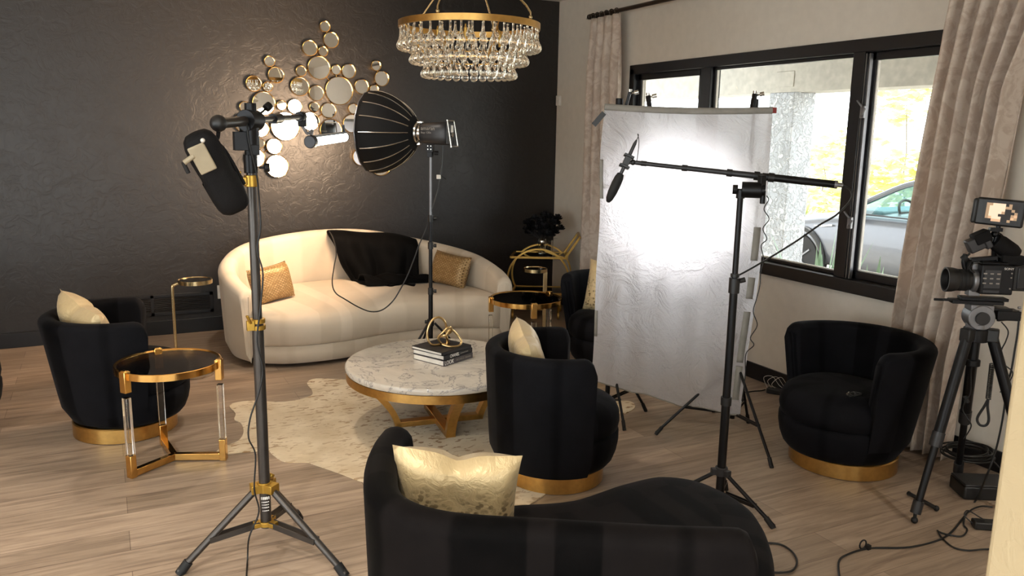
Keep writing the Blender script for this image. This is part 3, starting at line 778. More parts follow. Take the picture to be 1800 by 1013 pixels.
loopA = [P(752, 598, .0), P(751, 582, 0), P(757, 566, .01), P(770, 558, .02), P(781, 566, .03), P(783, 580, .03), P(780, 595, .01), P(776, 608, -.02)]
kpts = [P(776, 611, .03), P(764, 614, .01), P(755, 603, 0), P(751, 585, 0), P(758, 565, .01), P(772, 558, .03), P(783, 568, .04), P(785, 588, .05), P(786, 603, .03), P(780, 610, .0),
        P(772, 600, -.03), P(771, 592, -.04), P(780, 583, -.05), P(791, 575, -.02), P(793, 583, .02), P(782, 590, .04), P(771, 593, .03), P(775, 604, -.01), P(790, 613, -.03), P(806, 611, -.01), P(811, 600, .02), P(803, 588, .03), P(793, 580, .01), P(784, 590, .0), P(789, 604, .03)]
kz = tz+.0875
kpts = [V((p.x, p.y, max(p.z, kz))) for p in kpts]
tag(obj('knot_sculpture', MB().tube(crom(kpts, 7, True), .0068, 10, True), 'knot_gold', smooth=180), 'gold looped knot ornament lying on the stack of books', 'ornament')

# ------------------------------------------------------------------ acrylic side tables
def side_table(label, loc, angles, glassmat, r=.262, h=.55):
    t = thing('side_table', label, 'side table', (*loc, 0), 0, 'round glass side tables with clear legs')
    obj('rim', MB().lathe([(r-.016, h-.034), (r, h-.034), (r, h), (r-.005, h+.002), (r-.016, h-.004)], n=72, closed=True), 'gold', t)
    obj('glass_top', MB().lathe([(r-.016, h-.014), (r-.016, h-.005)], n=72), glassmat, t, smooth=30)
    for a in angles:
        a = R(a); d = V((cos(a), sin(a), 0)); p = d*(r-.004); m3_ = MX.Rotation(a, 3, 'Z')
        lg = obj('leg', MB().box(p+V((0, 0, h*.49)), (.030, .036, h*.56), m3_), 'acrylic', t, bevel=.003)
        obj('bracket', MB().box(p+V((0, 0, h-.045)), (.036, .042, .11), m3_).box(p*1.0+V((0, 0, h+.008)), (.026, .034, .012), m3_), 'gold', lg, bevel=.003)
        obj('foot', MB().box(p+V((0, 0, .06)), (.034, .040, .12), m3_), 'gold', lg, bevel=.003)
        obj('stretcher', MB().bar(V((0, 0, .022)), p-d*.015+V((0, 0, .022)), .032, .036), 'gold', t, bevel=.002)
side_table('gold side table with clear legs beside the black chair on the left', (.245, 4.455), (98, 215, 337), 'smoke_glass')
side_table('gold side table with clear legs between sofa end and window chair', (2.77, 5.24), (165, 255, 20), 'dark_glass', .27)

# drink tables
p = V((.50, 6.05, 0)); dt = thing('drink_table', 'slim gold drink table standing left of the cream sofa', 'drink table', p)
obj('base', MB().lathe([(.135, 0), (.138, .006), (.138, .022), (.13, .026)], n=40), 'steel', dt)
tp = pn(343, 494, (.515, 6.04)); sx = pn(306, 560, (.39, 6.08))
obj('stem', MB().tube(crom([(sx.x, sx.y, .02), (sx.x, sx.y, .3), (sx.x, sx.y, tp.z-.07), (sx.x+.012, sx.y, tp.z-.03), (sx.x+.06, sx.y-.01, tp.z-.014), (tp.x-.03, tp.y, tp.z-.014)], 6), .011, 10), 'pale_gold', dt, world=True)
obj('tray_top', MB().lathe([(.112, tp.z-.018), (.116, tp.z-.016), (.116, tp.z+.012), (.111, tp.z+.012), (.108, tp.z+.004)], (tp.x, tp.y, 0), n=40), 'pale_gold', dt, world=True)
obj('inset_top', MB().lathe([(.107, tp.z+.002), (.107, tp.z+.007)], (tp.x, tp.y, 0), n=40), 'dark_glass', dt, world=True)
tp = pn(941, 474, (3.33, 6.05)); d2 = thing('drink_table', 'small bronze drink table in front of the gold bar cart', 'drink table', (tp.x+.03, tp.y, 0))
obj('base', MB().lathe([(.12, 0), (.122, .004), (.122, .018), (.115, .022)], (tp.x+.03, tp.y, 0), n=40), 'antique', d2, world=True)
obj('stem', MB().box((tp.x+.083, tp.y-.03, tp.z/2), (.036, .014, tp.z-.03), R(-28)), 'pale_gold', d2, world=True, bevel=.003)
obj('tray_top', MB().lathe([(.10, tp.z-.018), (.104, tp.z-.016), (.104, tp.z+.012), (.099, tp.z+.012), (.096, tp.z+.004)], (tp.x, tp.y, 0), n=40), 'pale_gold', d2, world=True)
obj('inset_top', MB().lathe([(.095, tp.z+.002), (.095, tp.z+.007)], (tp.x, tp.y, 0), n=40), 'dark_glass', d2, world=True)

# ------------------------------------------------------------------ bar cart, vase, black flowers
q0 = (3.60, 6.72); c = pn(946, 489, q0); vd = V((ray(946, 489).x, ray(946, 489).y, 0)).normalized(); vr = V((vd.y, -vd.x, 0))
bc = thing('bar_cart', 'gold bar cart with two ring sides in the dark corner', 'bar cart', (c.x, c.y, 0))
rr_ = .300; dep = .36
c.z = rr_+.085
C1, C2 = c, c+vd*dep+vr*.03
for cc in (C1, C2):
    m = MB(); rows = []
    for i in range(64):
        a = 2*pi*i/64; o = vr*cos(a)+V((0, 0, sin(a))); rows.append([cc+o*(rr_-.016)-vd*.016, cc+o*(rr_+.0)-vd*.016, cc+o*rr_+vd*.016, cc+o*(rr_-.016)+vd*.016])
    rows.append(rows[0]); m.grid(rows, True); obj('ring_frame', m, 'antique', bc, world=True, smooth=35)
zs, zl = C1.z+.21, C1.z-.14
for (zz, hw, nm) in ((zs, .265, 'upper_shelf'), (zl, .255, 'lower_shelf')):
    m = MB(); a, b, d_, e = C1-vr*hw, C1+vr*hw, C2+vr*hw, C2-vr*hw
    for p, q in ((a, b), (b, d_), (d_, e), (e, a)): m.bar(V((p.x, p.y, zz)), V((q.x, q.y, zz)), .022, .022)
    sh = obj(nm, m, 'antique', bc, world=True, bevel=.003)
    mid = (C1+C2)/2
    obj('shelf_glass', MB().box((mid.x, mid.y, zz), (hw*2-.02, dep-.02, .008), MX((vr, vd, V((0, 0, 1)))).transposed()), 'dark_glass', sh, world=True)
hb = C1+vr*.25+V((0, 0, .21)); he = pn(1019, 418, (C1.x+vr.x*.42, C1.y+vr.y*.42))
obj('handle', MB().bar(hb, he, .03, .022).bar(hb+vd*dep, he+vd*dep, .03, .022).bar(he, he+vd*dep, .022, .022), 'antique', bc, world=True, bevel=.003)
obj('handle_brace', MB().bar(C1+vr*.06+V((0, 0, .275)), hb+V((0, 0, .0)), .022, .016), 'antique', bc, world=True)
for cc in (C1, C2):
    for s in (-.24, .2):
        b = cc+vr*s; b.z = 0
        w_ = MB().cyl(b+V((0, 0, .035))-vr*.009, b+V((0, 0, .035))+vr*.009, .034, n=18).bar(b+V((0, 0, .035)), b+V((0, 0, C1.z-math.sqrt(rr_**2-s*s)+.005)), .02, .014)
        obj('wheel', w_, 'antique', bc, world=True)
mid = (C1+C2)/2; vz = zs+.012; vp = pn(953, 430, (mid.x, mid.y)); vp.z = vz
vs = thing('vase', 'clear cylinder vase with silver bands on the bar cart', 'vase', vp)
obj('vase_glass', MB().lathe([(.034, 0), (.038, .004), (.038, .150), (.034, .150), (.034, .012), (.0, .012)], n=32), 'acrylic', vs)
obj('silver_band', MB().lathe([(.0386, .102), (.040, .105), (.040, .132), (.0386, .135)], n=32, closed=False), 'steel', vs)
obj('silver_band', MB().lathe([(.0386, .035), (.040, .038), (.040, .058), (.0386, .06)], n=32, closed=False), 'steel', vs)
v2 = vp+vr*.075+vd*.03; g2 = thing('tumbler_glass', 'tall clear glass beside the vase on the bar cart', 'glass', v2)
obj('glass_wall', MB().lathe([(.026, 0), (.030, .004), (.032, .13), (.029, .13), (.026, .012), (0, .012)], n=28), 'acrylic', g2)
fl = thing('flower_bouquet', 'bouquet of black artificial flowers in the vase', 'flowers', vp+V((0, 0, .02)))
st = MB()
heads = []
HP = [(928, 392), (940, 383), (952, 388), (965, 382), (978, 393), (985, 402), (972, 404), (958, 400), (944, 402), (930, 410), (950, 412), (968, 413), (980, 385), (935, 398), (958, 380), (972, 390), (948, 395), (962, 412), (925, 402), (976, 410)]
for (px, py) in HP:
    h = pn(px, py, (vp.x, vp.y)) + vd*rnd.uniform(-.05, .06); heads.append(h)
    st.tube(crom([vp+V((rnd.uniform(-.012, .012), rnd.uniform(-.012, .012), .02)), vp+V((0, 0, .12)), h], 5), .0025, 5)
obj('stems', st, 'flower', fl, world=True)
for h in heads:
    m = MB(); r0 = rnd.uniform(.034, .056)
    for ring, (n_, up, rad) in enumerate(((5, .9, .45), (7, .55, .8), (8, .15, 1.0))):
        for k in range(n_):
            a = 2*pi*k/n_+ring*.4; d = V((cos(a), sin(a), 0)); b0 = h+V((0, 0, -.01)); tpv = h+d*r0*rad+V((0, 0, r0*up)); sd = V((-d.y, d.x, 0))*r0*.42
            md_ = (b0+tpv)/2+d*r0*.2-V((0, 0, r0*.12))
            m.add([b0, md_+sd, tpv+sd*.6+V((0, 0, .004)), tpv+d*.004-V((0, 0, .004)), tpv-sd*.6+V((0, 0, .004)), md_-sd], [(0, 1, 2, 3), (0, 3, 4, 5)])
    obj('blossom', m, 'flower', fl, world=True, smooth=180)
lf = MB()
for i in range(22):
    a = rnd.random()*2*pi; b0 = vp+V((0, 0, .15)); e = pn(rnd.uniform(918, 990), rnd.uniform(380, 420), (vp.x, vp.y))+vd*rnd.uniform(-.08, .08)
    d, s_, u_ = basis(e-b0); lf.add([b0.lerp(e, .5), b0.lerp(e, .8)+s_*.012, e, b0.lerp(e, .8)-s_*.012], [(0, 1, 2, 3)])
obj('leaf', lf, 'flower', fl, world=True)

# ------------------------------------------------------------------ chandelier
cc = V((1.895, 4.327, 0)); zr = 2.335
cl = thing('chandelier', 'brass ring chandelier hung with tiers of clear glass drops', 'chandelier', (cc.x, cc.y, zr))
obj('ring', MB().lathe([(.386, -.016), (.396, -.016), (.396, .018), (.386, .018)], n=96, closed=True), 'brass', cl)
for r_, z_ in ((.315, -.105), (.245, -.185)): obj('inner_ring', MB().lathe([(r_-.0025, z_-.003), (r_+.0025, z_-.003), (r_+.0025, z_+.003), (r_-.0025, z_+.003)], n=64, closed=True), 'brass', cl)
hub = V((0, 0, .40))
for a in (221, 304, 45, 115):
    a = R(a); d = V((cos(a), sin(a), 0))
    obj('suspension_strap', MB().tube([d*.385+V((0, 0, .01)), d*.385+V((0, 0, .055)), d*.36+V((0, 0, .09)), d*.06+V((0, 0, .37)), hub], .007, 8, flat=.6).ball(d*.385+V((0, 0, .03)), .011, 8), 'pale_gold', cl)
obj('canopy_stem', MB().cyl((0, 0, .36), (0, 0, ZC-zr), .012).lathe([(.06, ZC-zr-.025), (.065, ZC-zr-.02), (.065, ZC-zr)], n=28).ball((0, 0, .39), .03), 'brass', cl)
obj('frame_rods', MB().tube([(.386, 0, 0), (.315, 0, -.105), (.245, 0, -.185)], .004, 6).tube([(-.386, 0, 0), (-.315, 0, -.105), (-.245, 0, -.185)], .004, 6).tube([(0, .386, 0), (0, .315, -.105), (0, .245, -.185)], .004, 6).tube([(0, -.386, 0), (0, -.315, -.105), (0, -.245, -.185)], .004, 6), 'brass', cl)
for k in range(6):
    a = k*pi/3; obj('candle_sleeve', MB().lathe([(.010, -.04), (.011, .03), (.006, .034), (.004, .05)], (.19*cos(a), .19*sin(a), -.06), n=12), 'antique', cl)
def dropmb(Ln, rb):
    z = lambda f: -Ln*f
    return MB().lathe([(.0045, z(0)), (.0062, z(.02)), (.0050, z(.1)), (.0056, z(.3)), (.0075, z(.45)), (rb*.55, z(.58)), (rb*.88, z(.70)), (rb, z(.80)), (rb*.88, z(.90)), (rb*.52, z(.97)), (rb*.08, z(1.0))], n=12)
meshes = {}
allp = []
for (r_, z_, n_, Ln, rb) in ((.384, -.016, 42, .122, .0235), (.345, -.016, 30, .080, .018), (.316, -.100, 36, .112, .0235), (.272, -.100, 22, .072, .017), (.252, -.178, 30, .108, .0235), (.205, -.178, 16, .080, .018)):
    for k in range(n_):
        a = 2*pi*(k+.5*(rb < .02))/n_; allp.append((V((r_*cos(a), r_*sin(a), z_)), Ln, rb))
vdir = V((cc.x, cc.y, 0)).normalized()
order = sorted(allp, key=lambda t: (t[2] < .0235, t[0].dot(vdir)))
rest = MB()
for i, (p, Ln, rb) in enumerate(order):
    if i < 99:
        key = (Ln, rb)
        if key not in meshes:
            o = obj('glass_drop', dropmb(Ln, rb), 'crystal', cl, smooth=180); meshes[key] = o
        else:
            o = meshes[key].copy(); C.objects.link(o); o.parent = cl
        o.location = p
    else:
        d_ = dropmb(Ln, rb); d_.v = [q+p for q in d_.v]; rest.add(d_.v, d_.f)
o = obj('glass_drops_behind', rest, 'crystal', cl, smooth=180); o['kind'] = 'stuff'

# ------------------------------------------------------------------ curtains
rod = thing('curtain_rod', 'dark bronze curtain rod with rings above the window', 'curtain rod', (4.10, 4.2, 2.815))
obj('rod', MB().cyl((4.10, 6.60, 2.815), (4.10, 1.25, 2.815), .018), 'curtain_rod', rod, world=True)
obj('finial', MB().lathe([(.018, 0), (.024, .004), (.024, .03), (.018, .034)], (4.10, 6.60, 2.815), n=16, axis=(0, 1, 0)), 'curtain_rod', rod, world=True)
obj('bracket', MB().bb((4.09, 6.655, 2.80), (XW-.001, 6.675, 2.83)).bb((XW-.012, 6.64, 2.77), (XW-.001, 6.69, 2.86)).bar((4.10, 6.60, 2.815), (4.10, 6.67, 2.815), .012, .012), 'white_plastic', rod, world=True)
for y in [6.56, 6.49, 6.42, 6.34, 6.26, 6.18] + [3.06-.11*i for i in range(9)]:
    a = [V((4.10+.024*cos(2*pi*k/16), y, 2.815+.024*sin(2*pi*k/16))) for k in range(16)]
    obj('ring', MB().tube(a, .004, 6, True), 'curtain_rod', rod, world=True)
def curtain(name, label, Ltab, Rtab, folds, amp, seed, base):
    ph = random.Random(seed).random()*6; rows = []
    nz, n = 46, folds*12
    def interp(tab, z):
        for (z0, y0), (z1, y1) in zip(tab, tab[1:]):
            if z <= z0 and z >= z1: return y0+(y1-y0)*((z0-z)/(z0-z1))
        return tab[-1][1]
    for j in range(nz+1):
        z = 2.79-(2.79-.02)*j/nz; f = j/nz; r = []; yl, yr = interp(Ltab, z), interp(Rtab, z)
        for i in range(n+1):
            s = i/n; g = 2*pi*folds*s
            a = amp*(.35+.65*min(1, f*6))
            sw = sin(g+.7*sin(f*2.6+ph)+.5*sin(s*5+f*3))
            dx = a*(math.copysign(abs(sw)**.75, sw))+.012*sin(s*9+f*7+ph)*f
            r.append(V((base-dx*1.0, yl+(yr-yl)*s+.010*sin(2*g+f*3)*f, z)))
        rows.append(r)
    m = MB().grid(rows); return tag(obj('curtain', m, 'curtain', smooth=180, solid=.004), label, 'curtain', 'blush damask curtains')
zz = lambda x, y: (pX(x, y, 4.10).z, pX(x, y, 4.10).y)
curtain('curtain', 'narrow blush damask curtain hanging in the dark corner behind the silk panel', [(2.80, 6.56), (1.5, 6.58), (.0, 6.60)], [(2.80, 6.10), (1.5, 6.06), (0, 6.04)], 4, .040, 3, 4.09)
lt = [(2.80, zz(1687, 0)[1])]+[zz(*q) for q in ((1668, 90), (1640, 230), (1610, 400), (1582, 560), (1576, 680))]; lt.append((0, lt[-1][1]))
rt = [(2.80, 2.30)]+[zz(*q) for q in ((1800, 150), (1766, 330), (1712, 570), (1693, 640), (1672, 800))]; rt.append((-.05, rt[-1][1]))
curtain('curtain', 'wide blush damask curtain at the right end of the window by the camera', lt, rt, 6, .062, 5, 4.06)

# ------------------------------------------------------------------ film gear helpers
def knob(mb, p, d, r=.014, l=.03):
    d = V(d).normalized(); p = V(p); mb.cyl(p, p+d*l*.5, .005, n=8); mb.cyl(p+d*l*.5, p+d*l, r, n=10); return mb
def tripod(t, c, feet, zsp, zbr, r, mat, foot='rubber', brace=True, legname='leg'):
    c = V(c)
    for f in feet:
        f = V((f[0], f[1], 0)); d = V((f.x-c.x, f.y-c.y, 0)).normalized()
        a = V((c.x, c.y, zsp))+d*.03; e = f+V((0, 0, .012))
        lg = obj(legname, MB().cyl(a, e, r, n=10), mat, t, world=True)
        if foot: obj('rubber_foot', MB().cyl(e+(a-e).normalized()*.05, f+V((0, 0, .001)), r*1.35, n=10), foot, lg, world=True)
        if brace:
            k = a.lerp(e, .62); b0 = V((c.x, c.y, zbr))+d*.028; sd = V((-d.y, d.x, 0))*r*1.1
            obj('brace', MB().bar(b0+sd, k+sd, .004, r*1.6).bar(b0-sd, k-sd, .004, r*1.6), mat, t, world=True)

# ------------------------------------------------------------------ left stand: pole, arm, black bag, tube lamp
LX, LY = .512, 3.24
q = (LX, LY)
ls = thing('light_stand', 'tall charcoal stand with gold collars standing in front of the sofa', 'light stand', (LX, LY, 0))
zt = pn(440, 250, q).z; zc1 = pn(444, 570, q).z; zc0 = pn(442, 318, q).z; zs1 = pn(461, 852, q).z; zb1 = pn(466, 918, q).z
print('LS', zt, zc1, zc0, zs1, zb1)
obj('lower_tube', MB().cyl((LX, LY, zb1-.02), (LX, LY, zc1), .0225, n=20), 'stand_grey', ls, world=True)
obj('upper_tube', MB().cyl((LX, LY, zc1-.02), (LX, LY, zc0+.05), .0185, n=20), 'stand_grey', ls, world=True)
obj('collar', MB().cyl((LX, LY, zc1-.022), (LX, LY, zc1-.004), .031, n=20).cyl((LX, LY, zc1+.004), (LX, LY, zc1+.022), .030, n=20).box((LX-.03, LY-.02, zc1), (.03, .02, .04)).bar((LX-.03, LY-.03, zc1+.01), (LX-.045, LY-.04, zc1+.045), .012, .008), 'knob_gold', ls, world=True, bevel=.002)
obj('collar', MB().cyl((LX, LY, zc0-.022), (LX, LY, zc0+.022), .027, n=20).box((LX-.035, LY-.01, zc0), (.03, .025, .03)).box((LX-.045, LY-.01, zc0+.02), (.012, .02, .035)), 'knob_gold', ls, world=True, bevel=.002)
sp_ = MB().cyl((LX, LY, zs1-.03), (LX, LY, zs1+.012), .03, n=18)
bs_ = MB().cyl((LX, LY, zb1-.012), (LX, LY, zb1+.008), .032, n=18)
feet = [(.167, 3.227), (.76, 2.93), (.70, 3.50)]
for f in feet:
    d = V((f[0]-LX, f[1]-LY, 0)).normalized(); sp_.box(V((LX, LY, zs1-.01))+d*.036, (.04, .05, .035), math.atan2(d.y, d.x)); bs_.box(V((LX, LY, zb1-.002))+d*.036, (.03, .04, .018), math.atan2(d.y, d.x))
knob(sp_, (LX+.02, LY+.02, zs1+.005), (.4, .2, .6))
obj('leg_spider', sp_, 'knob_gold', ls, world=True, bevel=.003); obj('leg_hub', bs_, 'knob_gold', ls, world=True, bevel=.002)
tripod(ls, (LX, LY, 0), feet, zs1-.012, zb1, .0145, 'stand_grey')
lb = MB(); 
d = V((-LX, -LY, 0)).normalized(); s_ = V((d.y, -d.x, 0))
for (z, w_, h_) in ((zb1+.115, .034, .012), (zb1+.098, .03, .004), (zb1+.086, .028, .003), (zb1+.074, .028, .004), (zb1+.06, .026, .003)):
    for k in range(5): 
        u = (k-2)/5*w_; lb.box(V((LX, LY, z))-s_*u+d*(math.sqrt(.0229**2-u*u)+.0002), (.0006, w_/5, h_), math.atan2(d.y, d.x)+math.asin(u/.023)*-1)
obj('paper_label', lb, 'letter', ls, world=True)
hd = MB().cyl((LX, LY, zc0+.03), (LX, LY, zc0+.10), .026, n=16).cyl((LX, LY, zc0+.09), (LX, LY, zc0+.25), .021, n=16); knob(hd, (LX+.03, LY, zc0+.05), (1, -.2, 0), .018, .04); hd.box((LX-.035, LY-.01, zc0+.15), (.05, .05, .07)); hd.cyl((LX, LY, zc0+.135), (LX, LY, zc0+.205), .036, n=20)
obj('swivel_head', hd, 'black_metal', ls, world=True, bevel=.006)
axis_z = pn(440, 212, q).z
e0 = pn(382, 217, (LX-.30, LY-.22)); e1 = pn(531, 204, (LX+.45, LY+.75))
e0 = pn(384, 217, (.33, 3.06)); e1 = pn(531, 205, (.93, 3.80))
cj = pn(441, 212, q)
hd2 = MB().cyl(cj-V((.025, .03, 0)), cj+V((.025, .03, 0)), .040, n=20).cyl(cj+V((0, 0, .02)), cj+V((0, 0, .065)), .022); knob(hd2, cj+V((.04, 0, .03)), (.7, .3, .6), .016, .05); hd2.box(cj-V((0, 0, .08)), (.05, .04, .10))
obj('grip_head', hd2, 'black_metal', ls, world=True, bevel=.008)
am = thing('grip_boom', 'black and silver grip arm clamped across the top of the charcoal stand', 'grip arm', cj)
obj('arm_tube', MB().cyl(e0, cj.lerp(e1, .1), .0185, n=18), 'stand_grey', am, world=True)
obj('inner_tube', MB().cyl(cj, e1, .012, n=14), 'dark_grey', am, world=True)
obj('end_cap', MB().ball(e0, .030, 16), 'black_plastic', am, world=True)
obj('clamp', MB().cyl(cj.lerp(e1, .38), cj.lerp(e1, .52), .021, n=14), 'black_metal', am, world=True)
jm = MB().cyl(cj.lerp(e1, .93), e1, .024, n=14); jm.box(e1+V((0, 0, -.02)), (.035, .035, .05))
obj('clamp', jm, 'black_metal', am, world=True, bevel=.003)
# black bag hung from the arm's left end
b0 = pn(351, 249, (.29, 3.02)); b1 = pn(407, 352, (.40, 3.06))
bg = thing('counterweight_bag', 'black padded bag with pale tag hanging off the arm of the charcoal stand', 'bag', b0)
dax = (b1-b0); Ln = dax.length; dax.normalize(); sdx = dax.cross(V((ray(380, 300).x, ray(380, 300).y, 0)).normalized()).normalized(); ndx = dax.cross(sdx)
rows = []; NP = 28
prof = [(-.035, .30), (-.030, .62), (-.015, .86), (.01, .98), (.06, 1.03), (.10, 1.0), (.12, .97), (.15, .99), (.6*Ln, 1.04), (.9*Ln, 1.02), (Ln+.01, .97), (Ln+.03, .85), (Ln+.042, .6), (Ln+.046, .25)]
for (s, k) in prof:
    r = []
    for i in range(NP):
        a = 2*pi*i/NP; ca, sa = cos(a), sin(a)
        ex_ = math.copysign(abs(ca)**.75, ca)*.060*k; ey_ = math.copysign(abs(sa)**.75, sa)*.05*k
        r.append(b0+dax*s+sdx*ex_+ndx*ey_)
    rows.append(r)
m = MB().grid(rows, True); n_ = len(m.v); m.f.append(tuple(range(NP-1, -1, -1))); m.f.append(tuple(range(n_-NP, n_)))
obj('bag_body', m, 'leather', bg, world=True, smooth=70)
toc = -V((ray(380, 300).x, ray(380, 300).y, 0)).normalized()
tc = pn(356, 278, (b0.x, b0.y))+toc*.070; tR = MX((sdx, dax, sdx.cross(dax))).transposed()
obj('pale_tag', MB().box(tc, (.058, .10, .010), tR), 'tag', bg, world=True, bevel=.008, seg=3)
obj('toggle', MB().cyl(tc+tR @ V((-.058, -.012, 0)), tc+tR @ V((-.02, -.02, 0)), .009, n=10), 'tag', bg, world=True)
obj('button', MB().ball(tc+tR @ V((.03, -.055, .0)), .008, 8), 'white_plastic', bg, world=True)
obj('toggle_end', MB().cyl(tc+tR @ V((-.060, -.015, 0)), tc+tR @ V((-.062, .025, 0)), .007, n=10), 'rubber', bg, world=True)
if (tR @ V((1, 0, 0))).dot(_r) < 0: print('tag flipped')
obj('strap', MB().tube(crom([e0+V((0, 0, .0)), e0+V((-.005, .0, -.05)), b0+sdx*.04+dax*.01, b0+sdx*.060+dax*.06, b0+sdx*.066+dax*.2], 6), .007, 8), 'leather', bg, world=True)
# tube lamp below the arm's far end
t0 = pn(549, 249, (.95, 3.78)); t1 = pn(605, 241, (1.14, 4.05))
tl = thing('tube_lamp', 'glowing short tube lamp hanging from the end of the grip arm', 'lamp', t0)
d = (t1-t0).normalized()
obj('lit_tube', MB().cyl(t0, t1, .022, n=20), 'tube_glow', tl, world=True)
obj('end_housing', MB().cyl(t0-d*.028, t0+d*.004, .030, n=20), 'dark_grey', tl, world=True, bevel=.004)
obj('end_cap', MB().cyl(t1, t1+d*.012, .023, n=16).bar(t1+V((0, 0, .02)), t1+V((0, 0, .06))-d*.01, .012, .008), 'dark_grey', tl, world=True)
obj('back_rail', MB().bar(t0+V((0, 0, .022)), t1+V((0, 0, .022)), .03, .008), 'dark_grey', tl, world=True)
obj('yoke', MB().tube(crom([e1+V((0, 0, -.04)), e1.lerp(t0, .5)+V((0, 0, -.02)), t0+V((0, 0, .05)), t0-d*.01+V((0, 0, .03))], 6), .007, 8), 'grey_metal', tl, world=True)
light('tube_lamp_glow', 'POINT', (t0+t1)/2+V((0, 0, -.05)), 6, (1, .85, .6), shadow_soft_size=.05)
cb = [cj+V((-.02, -.04, -.0))] + [pn(*k, (LX-.03, LY-.05)) for k in ((437, 245), (450, 300), (455, 345), (458, 400), (452, 440), (462, 480), (458, 540), (452, 600), (462, 650), (455, 690), (440, 735), (437, 770), (449, 800), (447, 860), (455, 900), (438, 945))]+[pz(435, 985, .01), pz(432, 1030, .008)]
tag(obj('power_cable', MB().tube(crom(cb, 6), .0035, 6), 'cable'), 'thin black cable winding down the charcoal stand to the floor', 'cable')

# ------------------------------------------------------------------ softbox lamp on its stand behind the sofa throw
SX, SY = 2.412, 5.66
SX, SY = 2.187, 5.70
q = (SX, SY); print('softbox', SX, SY)
vd = V((ray(757, 260).x, ray(757, 260).y, 0)).normalized(); vr = V((vd.y, -vd.x, 0))
ax = (-vr*cos(R(20))+vd*sin(R(20))).normalized(); up = V((0, 0, 1)); sd = up.cross(ax).normalized()
zst = pn(757, 262, q).z
ss = thing('light_stand', 'slim black stand with three sections rising in front of the sofa throw', 'light stand', (SX, SY, 0))
z1, z2, z3, z0 = pn(757, 384, q).z, pn(757, 432, q).z, pn(757, 512, q).z, pn(757, 566, q).z
obj('lower_tube', MB().cyl((SX, SY, .10), (SX, SY, z3), .0175), 'black_metal', ss, world=True)
obj('middle_tube', MB().cyl((SX, SY, z3), (SX, SY, z2), .0145).cyl((SX, SY, z2), (SX, SY, z1), .013), 'black_metal', ss, world=True)
obj('upper_tube', MB().cyl((SX, SY, z1), (SX, SY, zst-.02), .010), 'grey_metal', ss, world=True)
for z in (z1, z2, z3):
    m = MB().cyl((SX, SY, z-.025), (SX, SY, z+.025), .021); knob(m, V((SX, SY, z)), vr, .014, .045); obj('collar', m, 'black_plastic', ss, world=True)
m = MB().cyl((SX, SY, z0-.03), (SX, SY, z0+.02), .026); knob(m, V((SX, SY, z0)), -vr, .013, .045); obj('leg_spider', m, 'black_plastic', ss, world=True)
obj('leg_hub', MB().cyl((SX, SY, .09), (SX, SY, .12), .024), 'black_plastic', ss, world=True)
tripod(ss, (SX, SY, 0), [(SX-.30, SY-.16), (SX+.29, SY-.10), (SX+.02, SY+.30)], z0-.01, .105, .009, 'black_metal')
sb = thing('softbox_lamp', 'black ribbed dome softbox on a studio lamp aimed at the dark wall', 'softbox', (SX, SY, zst))
mz = pn(735, 234, q).z; lampc = V((SX, SY, mz))
M0 = pn(734, 234, q); M0 = lampc+ax*((M0-lampc).dot(-vr)/(ax.dot(-vr)))   # speed-ring centre on the lamp axis
RR, DD, NS = .302, .37, 16
rim = M0+ax*DD; print('RIM', rim)
def dome(th_, s):    # s 0 at ring, 1 at rim
    r = .055+(RR-.055)*(sin(s*pi/2)**.82); x = DD*(s**1.25)
    return M0+ax*x+(sd*cos(th_)+up*sin(th_))*r
rows = []; ns = 14
for j in range(ns+1):
    s = j/ns; r = []
    for k in range(NS*3):
        a = 2*pi*(k//3+(k % 3)/3)/NS; p0_, p1_ = dome(2*pi*(k//3)/NS, s), dome(2*pi*(k//3+1)/NS, s)
        r.append(p0_.lerp(p1_, (k % 3)/3))
    rows.append(r)
m = MB().grid(rows, True); obj('dome_fabric', m, 'leather', sb, world=True, smooth=12, solid=.004)
for k in range(NS):
    a = 2*pi*k/NS; pts_ = []
    for j in range(2, ns+1):
        s = j/ns*.93; p_ = dome(a, s); o_ = (p_-(M0+ax*(p_-M0).dot(ax))).normalized(); pts_.append(p_+o_*.004)
    obj('rib', MB().tube(pts_, .0040, 6), 'steel', sb, world=True)
rp = [dome(2*pi*k/NS, 1) for k in range(NS)]
obj('rim_edge', MB().tube(rp, .005, 6, True), 'grey_metal', sb, world=True)
obj('diffuser', MB().add([rim-ax*.012+(p_-rim)*.97 for p_ in rp], [tuple(range(NS))]), 'soft_diffuser', sb, world=True, smooth=0)
obj('speed_ring', MB().lathe([(.070, -.012), (.078, -.006), (.078, .022), (.066, .026)], M0, 32, axis=ax).lathe([(.050, -.035), (.058, -.035), (.058, -.012), (.05, -.012)], M0, 28, axis=ax, closed=True), 'steel', sb, world=True)
obj('ring_lever', MB().box(M0+up*.078-ax*.02, (.05, .03, .016), MX((ax, sd, up)).transposed()).box(M0-up*.078-ax*.01, (.03, .03, .022), MX((ax, sd, up)).transposed()), 'steel', sb, world=True, bevel=.004)
Lb = pn(790, 235, q); bk_ = (lampc-Lb).dot(-vr)/ax.dot(-vr)
back = lampc+(-ax)*abs((Lb-lampc).dot(vr)/ax.dot(-vr)) if False else M0-ax*(pn(790, 235, q)-pn(735, 235, q)).length/cos(R(20))
mrot = MX((ax, sd, up)).transposed()
rows = []
